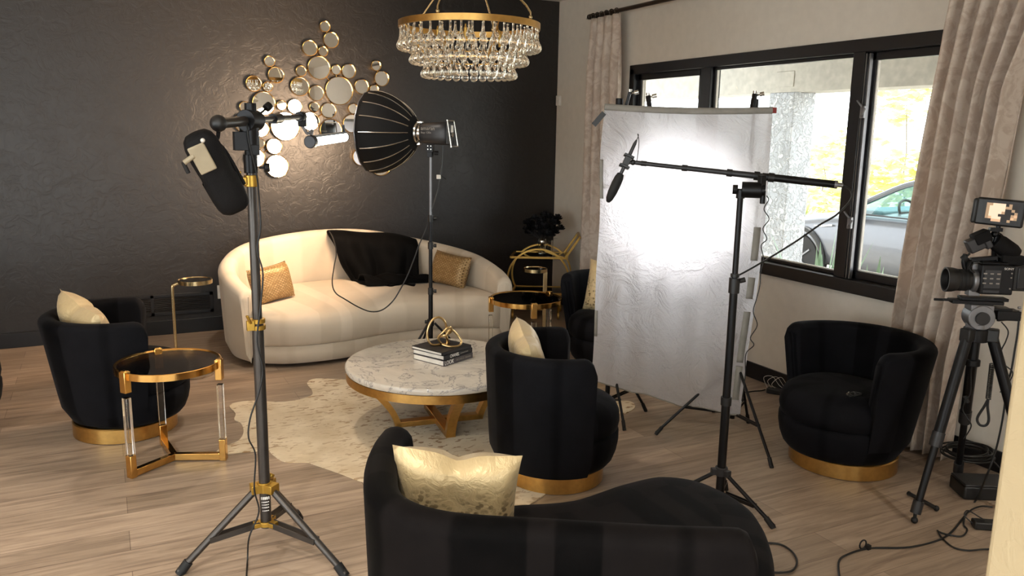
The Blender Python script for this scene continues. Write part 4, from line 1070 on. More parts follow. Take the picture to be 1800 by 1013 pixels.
for (t_, w_, h_) in ((.02, .085, .085), (.035, .125, .125), (.06, .150, .150), ((M0-back).length*.8, .165, .168), ((M0-back).length*.97, .165, .165), ((M0-back).length, .150, .150)):
    r = []
    for i in range(32):
        a = 2*pi*i/32; e = .62; r.append(M0-ax*t_+sd*math.copysign(abs(cos(a))**e, cos(a))*w_/2+up*math.copysign(abs(sin(a))**e, sin(a))*h_/2)
    rows.append(r)
m = MB().grid(rows, True); m.f.append(tuple(range(31, -1, -1))); n_ = len(m.v); m.f.append(tuple(range(n_-32, n_)))
obj('lamp_body', m, 'dark_grey', sb, world=True, smooth=50)
tilt = MX.Rotation(R(-12), 3, sd)
fr_ = MB()
w2, h2 = .155, .185
for (a_, b_) in (((-1, -1), (1, -1)), ((1, -1), (1, 1)), ((1, 1), (-1, 1)), ((-1, 1), (-1, -1))):
    fr_.cyl(back-ax*.012+(mrot @ tilt if False else mrot) @ V((-.03 if a_[1] < 0 else 0, a_[0]*w2/2, a_[1]*h2/2)), back-ax*.012+mrot @ V((-.03 if b_[1] < 0 else 0, b_[0]*w2/2, b_[1]*h2/2)), .006, n=8)
obj('rear_guard', fr_, 'steel', sb, world=True)
obj('rear_panel', MB().box(back-ax*.006, (.012, .14, .15), mrot), 'black_plastic', sb, world=True, bevel=.003)
obj('rear_display', MB().box(back-ax*.0135-sd*.03+up*.035, (.004, .05, .05), mrot), 'paper', sb, world=True)
obj('rear_dial', MB().cyl(back-ax*.012-up*.01, back-ax*.03-up*.01, .016), 'steel', sb, world=True)
nside = -sd if (-sd).dot(vd) < 0 else sd
lx = -ax
tpos = M0-ax*.055+nside*.0808+up*.034
text('lamp_lettering', 'amaran', .040, tpos, lx, up, 'letter_dim', sb, fitw=.105)
text('lamp_lettering', 'Ray 120c', .020, tpos-up*.030, lx, up, 'letter_dim', sb, fitw=.078)
yk = MB().box(V((SX, SY, zst+.005)), (.05, .04, .055), mrot).box(V((SX, SY, zst-.035)), (.035, .035, .05), mrot); knob(yk, V((SX, SY, zst-.03)), vr, .016, .06)
obj('tilt_bracket', yk, 'black_metal', sb, world=True, bevel=.003)
ds_ = MB()
for a_ in (-.012, .012):
    for b_ in (-.012, .012): ds_.cyl(V((SX, SY, zst+.01+b_))+lx*a_*1.0+nside*.02, V((SX, SY, zst+.01+b_))+lx*a_+nside*.023, .004, n=8)
obj('bracket_screw', ds_, 'steel', sb, world=True)
# mains lead of the softbox, swagged across the sofa front
cbp = [pn(778, 256, q), pn(777, 285, q), pn(773, 312, q), pn(768, 340, q), pn(757, 376, q), pn(748, 405, (SX, SY+.02)), pn(737, 430, (SX-.05, SY+.02)), pn(728, 455, q), pn(716, 485, q), pn(703, 510, q), pn(690, 530, q), pn(672, 545, q), pn(652, 548, (SX-.3, SY+.05)), pn(630, 540, (SX-.4, SY+.1)), pn(606, 526, (SX-.45, SY+.15)), pn(590, 515, (SX-.5, SY+.2)), pn(584, 498, (SX-.55, SY+.3)), pn(587, 470, (SX-.5, SY+.5)), pn(591, 445, (SX-.45, SY+.6)), pn(586, 420, (SX-.35, SY+.8)), pY(578, 407, 7.24), pY(578, 425, 7.31)]
pc = thing('power_cable', 'black mains lead of the softbox looping down over the cream sofa', 'cable', (SX, SY, 1.2))
obj('lead', MB().tube(crom(cbp, 6), .005, 6), 'cable', pc, world=True)
obj('plug_clip', MB().box(pn(771, 311, q), (.03, .02, .03)), 'white_plastic', pc, world=True, bevel=.003)
obj('cable_tie', MB().cyl(pn(773, 307, q), pn(784, 315, q), .004, n=8), 'black_plastic', pc, world=True)

# ------------------------------------------------------------------ diffusion silk, its two stands and clamps
sl = thing('diffusion_silk', 'large white diffusion silk panel hanging between two stands at the window', 'silk panel', (2.98, 3.74, 1.0))
TL, TR, BL, BR = V((2.633, 4.041, 1.905)), V((3.345, 3.420, 1.892)), V((2.622, 4.048, .292)), V((3.285, 3.487, .118))
tl_ = pn(1062, 190, TL); tr_ = pn(1358, 198, TR)
nrm = (TR-TL).cross(V((0, 0, 1))).normalized(); 
if nrm.dot(V((-1, -1, 0))) < 0: nrm = -nrm
rows = []; nu, nv = 48, 64
cL = crom([pn(1064, 192, TL), pn(1056, 280, TL), pn(1056, 380, TL), pn(1050, 480, TL), pn(1046, 600, TL), pn(1040, 668, TL)], 16)
cR = crom([pn(1358, 198, TR), pn(1352, 290, TR), pn(1344, 400, TR), pn(1330, 520, TR), pn(1312, 640, TR), pn(1301, 730, TR)], 16)
nr = len(cL)
for j in range(nr):
    f = j/(nr-1); r = []
    for i in range(nu+1):
        s = i/nu; p_ = cL[j].lerp(cR[j], s); 
        p_.z -= .012*sin(pi*s)*(1-f)
        if f > .8: p_.z += (f-.8)/.2*.035*sin(pi*s)*-0.6+.008*sin(s*19)*(f-.8)/.2
        wv = .016*sin(9*s+2*f)*min(1, f*2)+.010*sin(s*23+f*11)*f+.006*sin(37*s-9*f)*f
        wv += .03*(1-s*7 if s < .14 else 0)
        r.append(p_+nrm*wv)
    rows.append(r)
obj('silk_cloth', MB().grid(rows), 'silk', sl, world=True, smooth=180)
obj('top_sleeve', MB().tube([rows[0][i]+V((0, 0, .012)) for i in range(nu+1)], .019, 10), 'silver_fabric', sl, world=True)
obj('bottom_hem', MB().tube([rows[-1][i] for i in range(nu+1)], .004, 6), 'silver_fabric', sl, world=True)
hem = MB()
for (a_, b_, c_) in ((.40, .50, nu-3), (.55, .62, nu-3), (.66, .80, nu-3), (.82, .93, nu-3), (.20, .34, 0), (.70, .78, 0)):
    ra, rb = int(a_*(nr-1)), int(b_*(nr-1)); w_ = 1 if c_ == 0 else 2
    obj('velcro_strip', MB().grid([[rows[j][c_]+nrm*.004, rows[j][c_+w_]+nrm*.004] for j in range(ra, rb+1)]), 'silver_fabric', sl, world=True, solid=.003)
obj('corner_tab', MB().box(rows[0][nu]+V((.004, -.004, .012)), (.03, .012, .03)), 'red', sl, world=True)
obj('corner_strap', MB().bar(rows[2][0], rows[2][0]+V((-.05, .03, -.07)), .012, .03), 'black_plastic', sl, world=True)
nb = -nrm
def silk_stand(lbl, px, feet, zp, cl_px):
    b = V((px[0], px[1], 0)); t = thing('light_stand', lbl, 'light stand', b)
    obj('lower_tube', MB().cyl(b+V((0, 0, .08)), b+V((0, 0, 1.0)), .015), 'black_metal', t, world=True)
    obj('upper_tube', MB().cyl(b+V((0, 0, 1.0)), b+V((0, 0, zp)), .011), 'black_metal', t, world=True)
    for z in (.62, 1.0, 1.48):
        m = MB().cyl(b+V((0, 0, z-.022)), b+V((0, 0, z+.022)), .02); knob(m, b+V((0, 0, z)), (.8, -.5, 0), .014, .05); obj('collar', m, 'black_plastic', t, world=True)
    obj('leg_spider', MB().cyl(b+V((0, 0, .40)), b+V((0, 0, .45)), .024), 'black_plastic', t, world=True)
    tripod(t, b, feet, .42, .12, .0085, 'black_metal')
    hd_ = MB().cyl(b+V((0, 0, zp-.02)), b+V((0, 0, zp+.035)), .022); 
    for (u, v) in cl_px:
        k = pn(u, v, b); hd_.box(k, (.022, .03, .05)); 
    obj('grip_head', hd_, 'black_metal', t, world=True, bevel=.003)
def clampm(lbl, pt, top):
    p_, q_ = V(pt), V(top); t = thing('spring_clamp', lbl, 'clamp', p_)
    obj('jaw', MB().bar(p_-V((0, 0, .015)), q_, .028, .018), 'black_metal', t, world=True, bevel=.003)
    obj('jaw', MB().bar(p_+nb*.035, q_+nb*.03, .016, .012), 'grey_metal', t, world=True, bevel=.003)
    m = MB(); knob(m, q_+nb*.01-V((0, 0, .01)), (.7, -.5, .2), .012, .05); m.cyl(q_, q_+V((0, 0, .015)), .012); obj('thumbscrew', m, 'steel', t, world=True)
SLb = (2.73+.02, 4.08); SRb = (3.31, 3.56)
silk_stand('black stand holding the left end of the silk, near the corner curtain', SLb, [(2.715, 3.83), (3.04, 4.06), (2.72, 4.42)], 1.93, [])
silk_stand('black stand behind the right edge of the silk, seen faintly through it', SRb, [(3.123, 3.03), (2.846, 3.695), (3.50, 3.62)], 1.93, [])
clampm('black clamp gripping the left top of the silk beside the curtain', pn(1100, 187, SLb)+nrm*.02, pn(1108, 162, SLb)+nrm*.02)
clampm('smaller clamp near the left window frame above the silk', pn(1142, 184, SLb), pn(1139, 168, SLb))
clampm('black clamp leaning on the right top of the silk, against the outdoor column', pn(1321, 194, SRb)+nrm*.02, pn(1327, 165, SRb)+nrm*.02)

# lamp that lights the silk, on its stand by the window
kx, ky = 3.40, 4.20
wl_ = thing('studio_lamp', 'lit studio lamp behind the silk panel, shining through it', 'studio lamp', (kx, ky, 1.6))
aim = (V((2.95, 3.75, 1.5))-V((kx, ky, 1.60))).normalized(); lc = V((kx, ky, 1.60))
obj('lamp_body', MB().lathe([(.03, -.24), (.055, -.23), (.06, -.05), (.05, -.02), (.05, .0)], lc, 24, axis=aim), 'dark_grey', wl_, world=True)
obj('reflector', MB().lathe([(.05, -.02), (.085, .05), (.083, .05), (.048, -.018)], lc, 28, axis=aim, closed=True), 'steel', wl_, world=True)
obj('led_chip', MB().lathe([(.03, -.017), (.03, -.015)], lc, 20, axis=aim), 'led', wl_, world=True)
obj('yoke', MB().box(lc-aim*.12-V((0, 0, .08)), (.04, .04, .06)), 'black_metal', wl_, world=True)
ws = thing('light_stand', 'black stand of the hidden lamp, its legs showing against the baseboard', 'light stand', (kx-aim.x*.12, ky-aim.y*.12, 0))
b = V((kx-aim.x*.12, ky-aim.y*.12, 0)); obj('tube', MB().cyl(b+V((0, 0, .1)), b+V((0, 0, 1.5)), .014), 'black_metal', ws, world=True)
tripod(ws, b, [(b.x-.05, b.y-.42), (b.x-.34, b.y+.26), (b.x+.33, b.y+.22)], .42, .13, .009, 'black_metal')

# ------------------------------------------------------------------ boom microphone stand
BX, BY = pz(1264, 884).x, pz(1264, 884).y; print('BOOM', BX, BY)
q = (BX, BY)
bs = thing('microphone_stand', 'tall black stand carrying the boom pole in front of the silk panel', 'microphone stand', (BX, BY, 0))
zc = pn(1288, 500, q).z; zd = pn(1275, 705, q).z; ze = pn(1268, 825, q).z; ztop = pn(1303, 345, q).z
obj('lower_tube', MB().cyl((BX, BY, .05), (BX, BY, zd), .0205).cyl((BX, BY, zd), (BX, BY, zc), .0185), 'black_metal', bs, world=True)
obj('upper_tube', MB().cyl((BX, BY, zc), (BX, BY, ztop+.02), .0135), 'black_metal', bs, world=True)
m = MB().cyl((BX, BY, zc-.04), (BX, BY, zc+.03), .025).cyl((BX, BY, zc+.035), (BX, BY, zc+.05), .02); knob(m, V((BX, BY, zc+.01)), (.87, -.5, .3), .012, .05)
obj('collar', m, 'black_plastic', bs, world=True)
obj('collar', MB().cyl((BX, BY, zd-.02), (BX, BY, zd+.02), .025), 'black_plastic', bs, world=True)
m = MB().cyl((BX, BY, ze-.03), (BX, BY, ze+.012), .03)
ft = [(2.627, 2.508), (BX-.29, BY+.12), (BX+.13, BY+.10)]
for f in ft:
    d = V((f[0]-BX, f[1]-BY, 0)).normalized(); m.box(V((BX, BY, ze-.01))+d*.03, (.04, .03, .03), math.atan2(d.y, d.x))
obj('leg_spider', m, 'dark_grey', bs, world=True, bevel=.003)
tripod(bs, (BX, BY, 0), ft, ze-.015, .06, .010, 'black_metal')
hp_ = V((BX, BY, 0)); br_ = V((cos(-YAW-R(15)), sin(-YAW-R(15)), 0))
hc = pn(1318, 334, q)
hm_ = MB().cyl(hc-br_*.035, hc+br_*.05, .036, n=20).cyl(hc+br_*.045, hc+br_*.065, .026, n=16); knob(hm_, hc-br_*.03, -br_, .022, .045)
hm_.cyl((BX, BY, ztop-.01), (BX, BY, ztop+.03), .02); hm_.bar(hc+br_*.05, pn(1340, 308, q), .024, .03); hm_.cyl(hc+br_*.058-V((0, 0, .06)), hc+br_*.058, .012)
obj('grip_head', hm_, 'black_metal', bs, world=True, bevel=.002)
bp0 = pn(1117, 286, (2.285, 3.242)); bp1 = pn(1472, 325, (2.975, 2.64))
bo = thing('boom_pole', 'black telescopic boom pole across the silk, resting on the microphone stand', 'boom pole', (bp0+bp1)/2)
def bl(f): return bp0.lerp(bp1, f)
for (a_, b_, r_) in ((0, .25, .0105), (.25, .48, .0125), (.48, .64, .0148), (.64, 1.0, .0175)):
    obj('pole_section', MB().cyl(bl(a_), bl(b_), r_, n=18), 'dark_grey' if a_ < .5 else 'black_metal', bo, world=True)
cm = MB()
for (f, r_) in ((.03, .0125), (.24, .0155), (.465, .018), (.60, .0205), (.67, .0215)): obj('locking_ring', MB().cyl(bl(f), bl(f+.028), r_, n=18), 'black_plastic', bo, world=True)
obj('end_cap', MB().cyl(bl(.985), bl(1.0), .0185, n=18).cyl(bl(1.0), bl(1.025), .010), 'grey_metal', bo, world=True)
mq = (2.245, 3.27)
m0, m1 = pn(1119, 246, mq), pn(1068, 356, mq)
mi = thing('shotgun_microphone', 'black shotgun microphone with foam windshield on the boom pole tip', 'microphone', m0)
d = (m1-m0); L_ = d.length; d.normalize()
obj('microphone_body', MB().lathe([(.004, 0), (.008, .02), (.009, .10), (.0085, L_*.62)], m0, 16, axis=d), 'dark_grey', mi, world=True)
obj('foam_windshield', MB().lathe([(.008, L_*.53), (.016, L_*.54), (.0215, L_*.60), (.0235, L_*.70), (.022, L_*.84), (.017, L_*.94), (.009, L_*.99), (.002, L_)], m0, 20, axis=d), 'rubber', mi, world=True)
sm_ = MB()
mrx = MX((d, d.cross(_f).normalized(), _f.normalized())).transposed()
for f in (.26, .42): sm_.box(m0+d*L_*f, (.012, .05, .04), mrx)
sm_.box(m0+d*L_*.34, (.06, .030, .03), mrx); sm_.cyl(m0+d*L_*.36, bp0, .008, n=10).ball(bp0-(bp1-bp0).normalized()*.012, .014, 10)
obj('shock_mount', sm_, 'black_plastic', mi, world=True, bevel=.002)
obj('lead', MB().tube(crom([m0+d*.01, m0-d*.02, pn(1121, 236, mq), pn(1123, 250, mq), pn(1120, 280, mq), bp0], 5), .002, 6), 'cable', mi, world=True)
qq = (2.975, 2.64)
cbl = [bl(1.01), pn(1484, 327, qq), pn(1496, 336, qq), pn(1495, 352, qq), pn(1470, 378, (2.95, 2.66)), pn(1440, 396, (2.92, 2.69)), pn(1400, 424, (2.87, 2.75)), pn(1350, 455, (2.8, 2.83)), pn(1310, 478, (2.74, 2.90)), pn(1294, 486, (2.70, 2.935))]
tag(obj('microphone_cable', MB().tube(crom(cbl, 6), .0045, 7), 'cable'), 'black cable slung from the boom pole end back to its stand', 'cable')
wr = (3.25, 3.30)
cw = [pn(1348, 345, (BX+.06, BY-.04)), pn(1351, 352, wr), pn(1343, 368, wr), pn(1352, 385, wr), pn(1341, 402, wr), pn(1348, 420, wr), pn(1338, 432, wr), pn(1342, 455, wr), pn(1337, 480, wr), pn(1336, 500, wr), pn(1330, 525, wr), pn(1324, 548, wr), pn(1331, 572, wr), pn(1319, 594, wr), pn(1325, 607, wr), pn(1311, 623, wr), pn(1310, 660, wr), pn(1304, 705, wr)]
tag(obj('lamp_cable', MB().tube(crom(cw, 6), .0028, 6), 'cable'), 'thin wavy black cable hanging down beside the silk panel', 'cable')

# ------------------------------------------------------------------ video camera on its tripod
TX, TY = 3.575, 2.29
q = (TX, TY); vd = V((ray(1720, 500).x, ray(1720, 500).y, 0)).normalized(); vr = V((vd.y, -vd.x, 0))
fa = (-vr*cos(R(22))-vd*sin(R(22))).normalized(); fs = V((0, 0, 1)).cross(fa).normalized(); U = V((0, 0, 1)); MR = MX((fa, fs, U)).transposed()
kx_ = 1/(fa.dot(-vr))
def cpt(px, py, off=0.0):  # point in the rig's own long plane
    p_ = pn(px, py, q); a_ = (p_-V((TX, TY, p_.z))).dot(-vr)*kx_; return V((TX, TY, p_.z))+fa*a_+fs*off
ct_ = thing('camera_tripod', 'black video tripod with grey fluid head at the right curtain', 'tripod', (TX, TY, 0))
zhub = pn(1716, 588, q).z
obj('hub', MB().cyl((TX, TY, zhub-.03), (TX, TY, zhub+.03), .055, n=24).cyl((TX, TY, zhub-.13), (TX, TY, zhub-.03), .022).cyl((TX, TY, zhub-.15), (TX, TY, zhub-.12), .034), 'black_metal', ct_, world=True, bevel=.004)
for f in ((3.268, 2.272), (3.76, 1.99), (3.90, 2.50)):
    f = V((*f, 0)); d = V((f.x-TX, f.y-TY, 0)).normalized(); a_ = V((TX, TY, zhub))+d*.065; e = f+V((0, 0, .05))
    lg = obj('leg', MB().cyl(a_, a_.lerp(e, .58), .0245, n=16).cyl(a_.lerp(e, .55), e, .0165, n=14), 'black_metal', ct_, world=True)
    obj('leg_lock', MB().cyl(a_.lerp(e, .54), a_.lerp(e, .62), .028, n=16), 'dark_grey', lg, world=True); obj('leg_lock', MB().cyl(a_.lerp(e, .93), e, .024, n=12), 'dark_grey', lg, world=True)
    obj('rubber_foot', MB().ball(f+V((0, 0, .016)), .016, 10).cyl(f+V((0, 0, .015)), e, .008), 'rubber', lg, world=True)
    obj('hinge', MB().box(a_+U*.005, (.055, .05, .06), math.atan2(d.y, d.x)), 'black_plastic', lg, world=True, bevel=.006)
zh = pn(1716, 556, q).z
obj('fluid_head', MB().cyl((TX, TY, zhub+.03), (TX, TY, zhub+.055), .048, n=28).cyl((TX, TY, zhub+.06), (TX, TY, zhub+.085), .05, n=28).cyl(V((TX, TY, zh))-fs*.045, V((TX, TY, zh))+fs*.045, .058, n=28).box(V((TX, TY, zh+.045)), (.10, .08, .03), MR), 'grey_metal', ct_, world=True, bevel=.004)
obj('drag_dial', MB().cyl(V((TX, TY, zh))+fs*.045, V((TX, TY, zh))+fs*.058, .03), 'black_plastic', ct_, world=True)
obj('drag_dial', MB().cyl(V((TX, TY, zh))-fs*.058, V((TX, TY, zh))-fs*.045, .03), 'black_plastic', ct_, world=True)
obj('head_button', MB().cyl(V((TX, TY, zh+.02))+fa*.03-fs*.06, V((TX, TY, zh+.02))+fa*.03-fs*.045, .012), 'black_plastic', ct_, world=True)
zp_ = pn(1716, 530, q).z
obj('plate', MB().box(V((TX, TY, zp_))+fa*.02, (.22, .07, .016), MR).box(V((TX, TY, zp_+.016))-fa*.01, (.20, .06, .014), MR).bar(V((TX, TY, zp_+.004))+fa*.12+fs*.03, V((TX, TY, zp_+.004))+fa*.06+fs*.03, .014, .008).cyl(V((TX, TY, zp_-.003))+fa*.19-fs*.028, V((TX, TY, zp_-.003))+fa*.1-fs*.028, .006).cyl(V((TX, TY, zp_+.008))+fa*.17+fs*.028, V((TX, TY, zp_+.008))+fa*.1+fs*.028, .006), 'black_metal', ct_, world=True, bevel=.002)
vc = thing('video_camera', 'black cinema camera with a big lens on the fluid-head tripod', 'video camera', V((TX, TY, zp_+.03)))
za = pn(1670, 492, q).z; lensf = cpt(1662, 492); lensb = cpt(1708, 492)
LL = (lensf-lensb).length
obj('lens', MB().lathe([(.042, 0), (.044, .01), (.046, .03), (.041, .032), (.041, .05), (.048, .055), (.048, LL*.55), (.052, LL*.6), (.056, LL*.75), (.057, LL), (.050, LL), (.046, LL-.03), (.0, LL-.035)], lensb, 36, axis=fa), 'black_plastic', vc, world=True, smooth=35)
rg = MB()
for k in (.2, .35, .5): rg.lathe([(.049, LL*k), (.0505, LL*k+.003), (.0505, LL*k+.014), (.049, LL*k+.017)], lensb, 36, axis=fa)
obj('focus_ring', rg, 'rubber', vc, world=True)
obj('lens_glass', MB().lathe([(.045, LL-.028), (.03, LL-.022), (.0, LL-.018)], lensb, 28, axis=fa), 'dark_glass', vc, world=True)
obj('lens_mount', MB().lathe([(.050, -.03), (.055, -.02), (.055, .004), (.046, .008)], lensb, 32, axis=fa).box(lensb-fa*.01+U*.065, (.04, .03, .03), MR).box(lensb-fa*.01-U*.055, (.05, .05, .03), MR), 'grey_metal', vc, world=True, bevel=.004)
B0, B1 = cpt(1714, 490), cpt(1772, 490); bl_ = (B0-B1).length; bc_ = (B0+B1)/2
obj('camera_body', MB().box(bc_+U*.002, (bl_, .125, .135), MR).box(bc_+U*.074+fa*.01, (bl_*.8, .10, .014), MR), 'black_metal', vc, world=True, bevel=.006)
sidev = -fs if (-fs).dot(vd) < 0 else fs
sface = bc_+sidev*.0635
obj('side_panel', MB().box(sface+fa*.022+U*.005, (bl_*.5, .004, .085), MR).box(sface+fa*.022-U*.052, (bl_*.5, .003, .014), MR), 'dark_grey', vc, world=True, bevel=.002)
bt = MB()
for i in range(3):
    for j in range(3): bt.box(sface+sidev*.003+fa*(.055-.028*i)+U*(.03-.022*j), (.014, .003, .006), MR)
for k in (.035, .015, -.035): bt.cyl(sface+sidev*0-fa*.055+U*k, sface+sidev*.004-fa*.055+U*k, .0035, n=8)
obj('button', bt, 'letter_dim', vc, world=True)
text('camera_lettering', 'SONY', .014, sface-fa*.022+U*.054+sidev*.001, -fa, U, 'letter', vc, fitw=.040)
Bt0, Bt1 = cpt(1772, 492), cpt(1822, 492)
obj('battery_pack', MB().box((Bt0+Bt1)/2+U*.002, ((Bt0-Bt1).length, .10, .115), MR).box(Bt0.lerp(Bt1, .35)+U*.006, (.05, .112, .10), MR), 'black_plastic', vc, world=True, bevel=.006)
h0, h1 = cpt(1706, 456), cpt(1752, 454)
obj('top_handle', MB().bar(h0, h1, .028, .020).bar(h0, cpt(1700, 475), .026, .02).bar(h1, cpt(1750, 476), .024, .024).tube(crom([cpt(1697, 445), cpt(1694, 460), cpt(1699, 475), cpt(1712, 476)], 5), .010, 8), 'black_metal', vc, world=True, bevel=.003)
ev = cpt(1716, 428, 0); er = MR @ MX.Rotation(R(28), 3, 'Y')
obj('side_monitor', MB().box(ev, (.080, .05, .062), er).box(ev-(er @ V((.04, 0, .0))), (.03, .062, .078), er), 'dark_grey', vc, world=True, bevel=.006)
obj('monitor_hood', MB().box(ev+er @ V((-.03, 0, .02)), (.07, .066, .05), er), 'leather', vc, world=True, bevel=.006)
kb = MB(); knob(kb, ev+er @ V((.04, 0, -.03)), er @ V((1, 0, -.4)), .017, .04); obj('monitor_knob', kb, 'rubber', vc, world=True)
vf = cpt(1768, 438)
obj('viewfinder', MB().lathe([(.036, -.06), (.042, -.03), (.040, .03), (.032, .055), (.02, .06)], vf, 20, axis=(-fa*.8-U*.5)).box(cpt(1776, 458), (.09, .07, .04), MR), 'leather', vc, world=True, smooth=60)
obj('viewfinder_arm', MB().bar(cpt(1746, 480), cpt(1748, 425), .016, .014).box(cpt(1758, 468), (.03, .03, .025), MR), 'black_metal', vc, world=True)
obj('parts_tag', MB().box(cpt(1757, 468)+sidev*.02, (.022, .004, .026), MR), 'tag', vc, world=True)
tb = MB().tube(crom([cpt(1707, 462)+sidev*.02, cpt(1700, 470)+sidev*.03, cpt(1712, 478)+sidev*.03, cpt(1727, 472)+sidev*.03, cpt(1735, 478)+sidev*.03], 5), .004, 6)
obj('lead', tb, 'cable', vc, world=True)
obj('lead', MB().tube(crom([cpt(1752, 408), cpt(1762, 415), cpt(1764, 425)], 5), .003, 6), 'cable', vc, world=True)
# monitor above
mo = thing('field_monitor', 'small black field monitor showing the scene, above the video camera', 'monitor', cpt(1750, 376))
mc_ = cpt(1758, 374); mn = (-V((mc_.x, mc_.y, 0)).normalized()*.95+(-vr)*.12).normalized(); mx_ = U.cross(mn).normalized(); mR = MX((mx_, U.cross(mx_)*-1 if False else mn.cross(mx_)*1.0, mn)).transposed()
mR = mR @ MX.Rotation(R(-2.5), 3, 'Z')
wM, hM = .192, .122
obj('monitor_case', MB().box(mc_, (wM, hM, .034), mR).box(mc_+mR @ V((-wM/2-.004, -.002, -.004)), (.022, hM*.92, .04), mR), 'black_plastic', mo, world=True, bevel=.009, seg=3)
scn = mc_+mR @ V((.008, .0, .0176)); sw, sh_ = .125, .082
obj('bezel', MB().box(mc_+mR @ V((.008, .0, .0165)), (.155, .102, .002), mR), 'book_black', mo, world=True)
g = MB(); GX, GY = 10, 7
pic = ["bbddddcbcc", "bdddddbbcc", "bdddddccbc", "bddddbcccb", "bdddccccba", "badddcccab", "ccaaaccbcc"]
for j in range(GY):
    for i in range(GX):
        a_ = lambda u, v: scn+mR @ V((sw*(u/GX-.5), sh_*(.5-v/GY), .001))
        k = len(g.f); g.add([a_(i, j), a_(i+1, j), a_(i+1, j+1), a_(i, j+1)], [(0, 3, 2, 1)]); g.mi[k] = 'abcd'.index(pic[j][i])
obj('screen', g, ['scr_a', 'scr_b', 'scr_c', 'scr_d'], mo, world=True, smooth=0)
obj('mount_post', MB().cyl(mc_-U*hM/2, cpt(1748, 430), .010).ball(cpt(1748, 412), .016, 10).box(cpt(1750, 404), (.05, .03, .016), MR), 'black_metal', mo, world=True)
# receiver box hanging behind the head with dangling cables
rxb = thing('wireless_receiver', 'black receiver box with cables hung behind the tripod head', 'receiver', cpt(1766, 556))
obj('receiver_case', MB().box(cpt(1768, 556), (.10, .08, .045), MR).box(cpt(1758, 545), (.08, .07, .012), MR), 'black_metal', rxb, world=True, bevel=.004)
pl_ = MB()
for k in range(4): pl_.cyl(cpt(1790, 546+k*6), cpt(1795, 546+k*6), .006, n=8)
obj('socket', pl_, 'grey_metal', rxb, world=True)
obj('carry_bar', MB().tube([cpt(1752, 566), cpt(1755, 567), cpt(1790, 566), cpt(1792, 562)], .003, 6), 'black_plastic', rxb, world=True)
def hang(lbl, pxs, r, off=(0, 0), floor=()):
    pts_ = [pn(x, y, (TX+off[0], TY+off[1])) for x, y in pxs]+[pz(x, y, r+.001) for x, y in floor]
    return tag(obj('camera_cable', MB().tube(crom(pts_, 6), r, 7), 'cable'), lbl, 'cable', 'cables of the video camera')
hang('thin cable dropping from tripod head between its front legs', [(1722, 600), (1716, 625), (1707, 650), (1706, 690), (1697, 705), (1692, 720), (1700, 735), (1707, 750), (1694, 772)], .003, (0, -.02))
hang('thick cable falling from receiver box past the rear tripod leg', [(1791, 564), (1788, 590), (1783, 620), (1778, 650), (1770, 680), (1765, 720), (1758, 760), (1748, 800), (1733, 840)], .0045, (.06, -.06), [(1715, 880), (1690, 915), (1660, 945), (1600, 962), (1530, 964), (1490, 975), (1474, 990), (1478, 1030)])
hang('looped cable under receiver box crossing to the rear leg', [(1760, 566), (1772, 582), (1768, 600), (1760, 618), (1765, 640), (1780, 655), (1772, 675), (1758, 690)], .003, (.03, -.04))
# coiled lead
cp = []
for i in range(340):
    f = i/339; 
    x, y = (1744+(-7)*f, 640+62*f); a_ = f*2*pi*24; b_ = pn(x, y, (TX+.06, TY-.05)); cp.append(b_+V((.010*cos(a_), .010*sin(a_), 0)))
loop = [pn(x, y, (TX+.06, TY-.05)) for x, y in ((1737, 702), (1730, 715), (1718, 735), (1722, 747), (1733, 748), (1738, 738), (1736, 715), (1737, 702))]
cl_ = thing('coiled_cable', 'black coiled lead looped below the tripod head', 'cable', pn(1740, 680, (TX+.06, TY-.05)))
obj('coil', MB().tube(cp, .0026, 5), 'cable', cl_, world=True); obj('loop', MB().tube(crom(loop, 6), .006, 8), 'cable', cl_, world=True)
obj('plug', MB().cyl(pn(1696, 697, (TX, TY)), pn(1700, 708, (TX, TY)), .012), 'rubber', cl_, world=True)

# ------------------------------------------------------------------ floor clutter at the right
c = pz(1712, 872, 0); bx = thing('equipment_case', 'flat black equipment case on the floor behind the tripod foot', 'case', c)
obj('case_body', MB().box(c+V((.05, .0, .035)), (.24, .16, .07), R(-30)), 'black_plastic', bx, world=True, bevel=.008)
obj('case_lid', MB().box(c+V((.05, .0, .074)), (.235, .155, .010), R(-30)), 'dark_grey', bx, world=True, bevel=.004)
cc_ = pz(1700, 843, 0)+V((.05, .05, .10))
cp = []
for i in range(150):
    a_ = i/150*2*pi*5; rr2 = .125+.02*sin(a_*.37); cp.append(cc_+V((rr2*cos(a_), rr2*.85*sin(a_), .006+.010*sin(a_*.61)+.0003*i)))
cp += [cc_+V((.14, -.05, -.02)), cc_+V((.16, -.12, -.085))]
tag(obj('cable_coil', MB().tube(cp, .005, 7), 'cable'), 'black cable coil lying on top of the flat equipment case', 'cable')
c = pz(1727, 930, 0); ps = thing('power_adapter', 'small black power adapter on the floor at the right wall edge', 'adapter', c)
obj('adapter_body', MB().box(c+V((.01, 0, .02)), (.10, .055, .036), R(-35)), 'black_plastic', ps, world=True, bevel=.006)
obj('lead', MB().tube(crom([c+V((-.03, .03, .02)), c+V((-.05, .06, .05)), c+V((-.03, .06, .07)), c+V((0, .03, .05)), c+V((.01, 0, .04))], 6), .003, 6), 'cable', ps, world=True)
def floorcable(lbl, pxs, r=.004):
    return tag(obj('floor_cable', MB().tube(crom([pz(x, y, r+.0015) for x, y in pxs], 6), r, 7), 'cable'), lbl, 'cable', 'cables on the oak floor')
floorcable('black cable branching over the floor towards the right wall edge', [(1650, 935), (1665, 940), (1690, 943), (1700, 932), (1694, 922), (1698, 905), (1712, 894), (1728, 890), (1745, 892)])
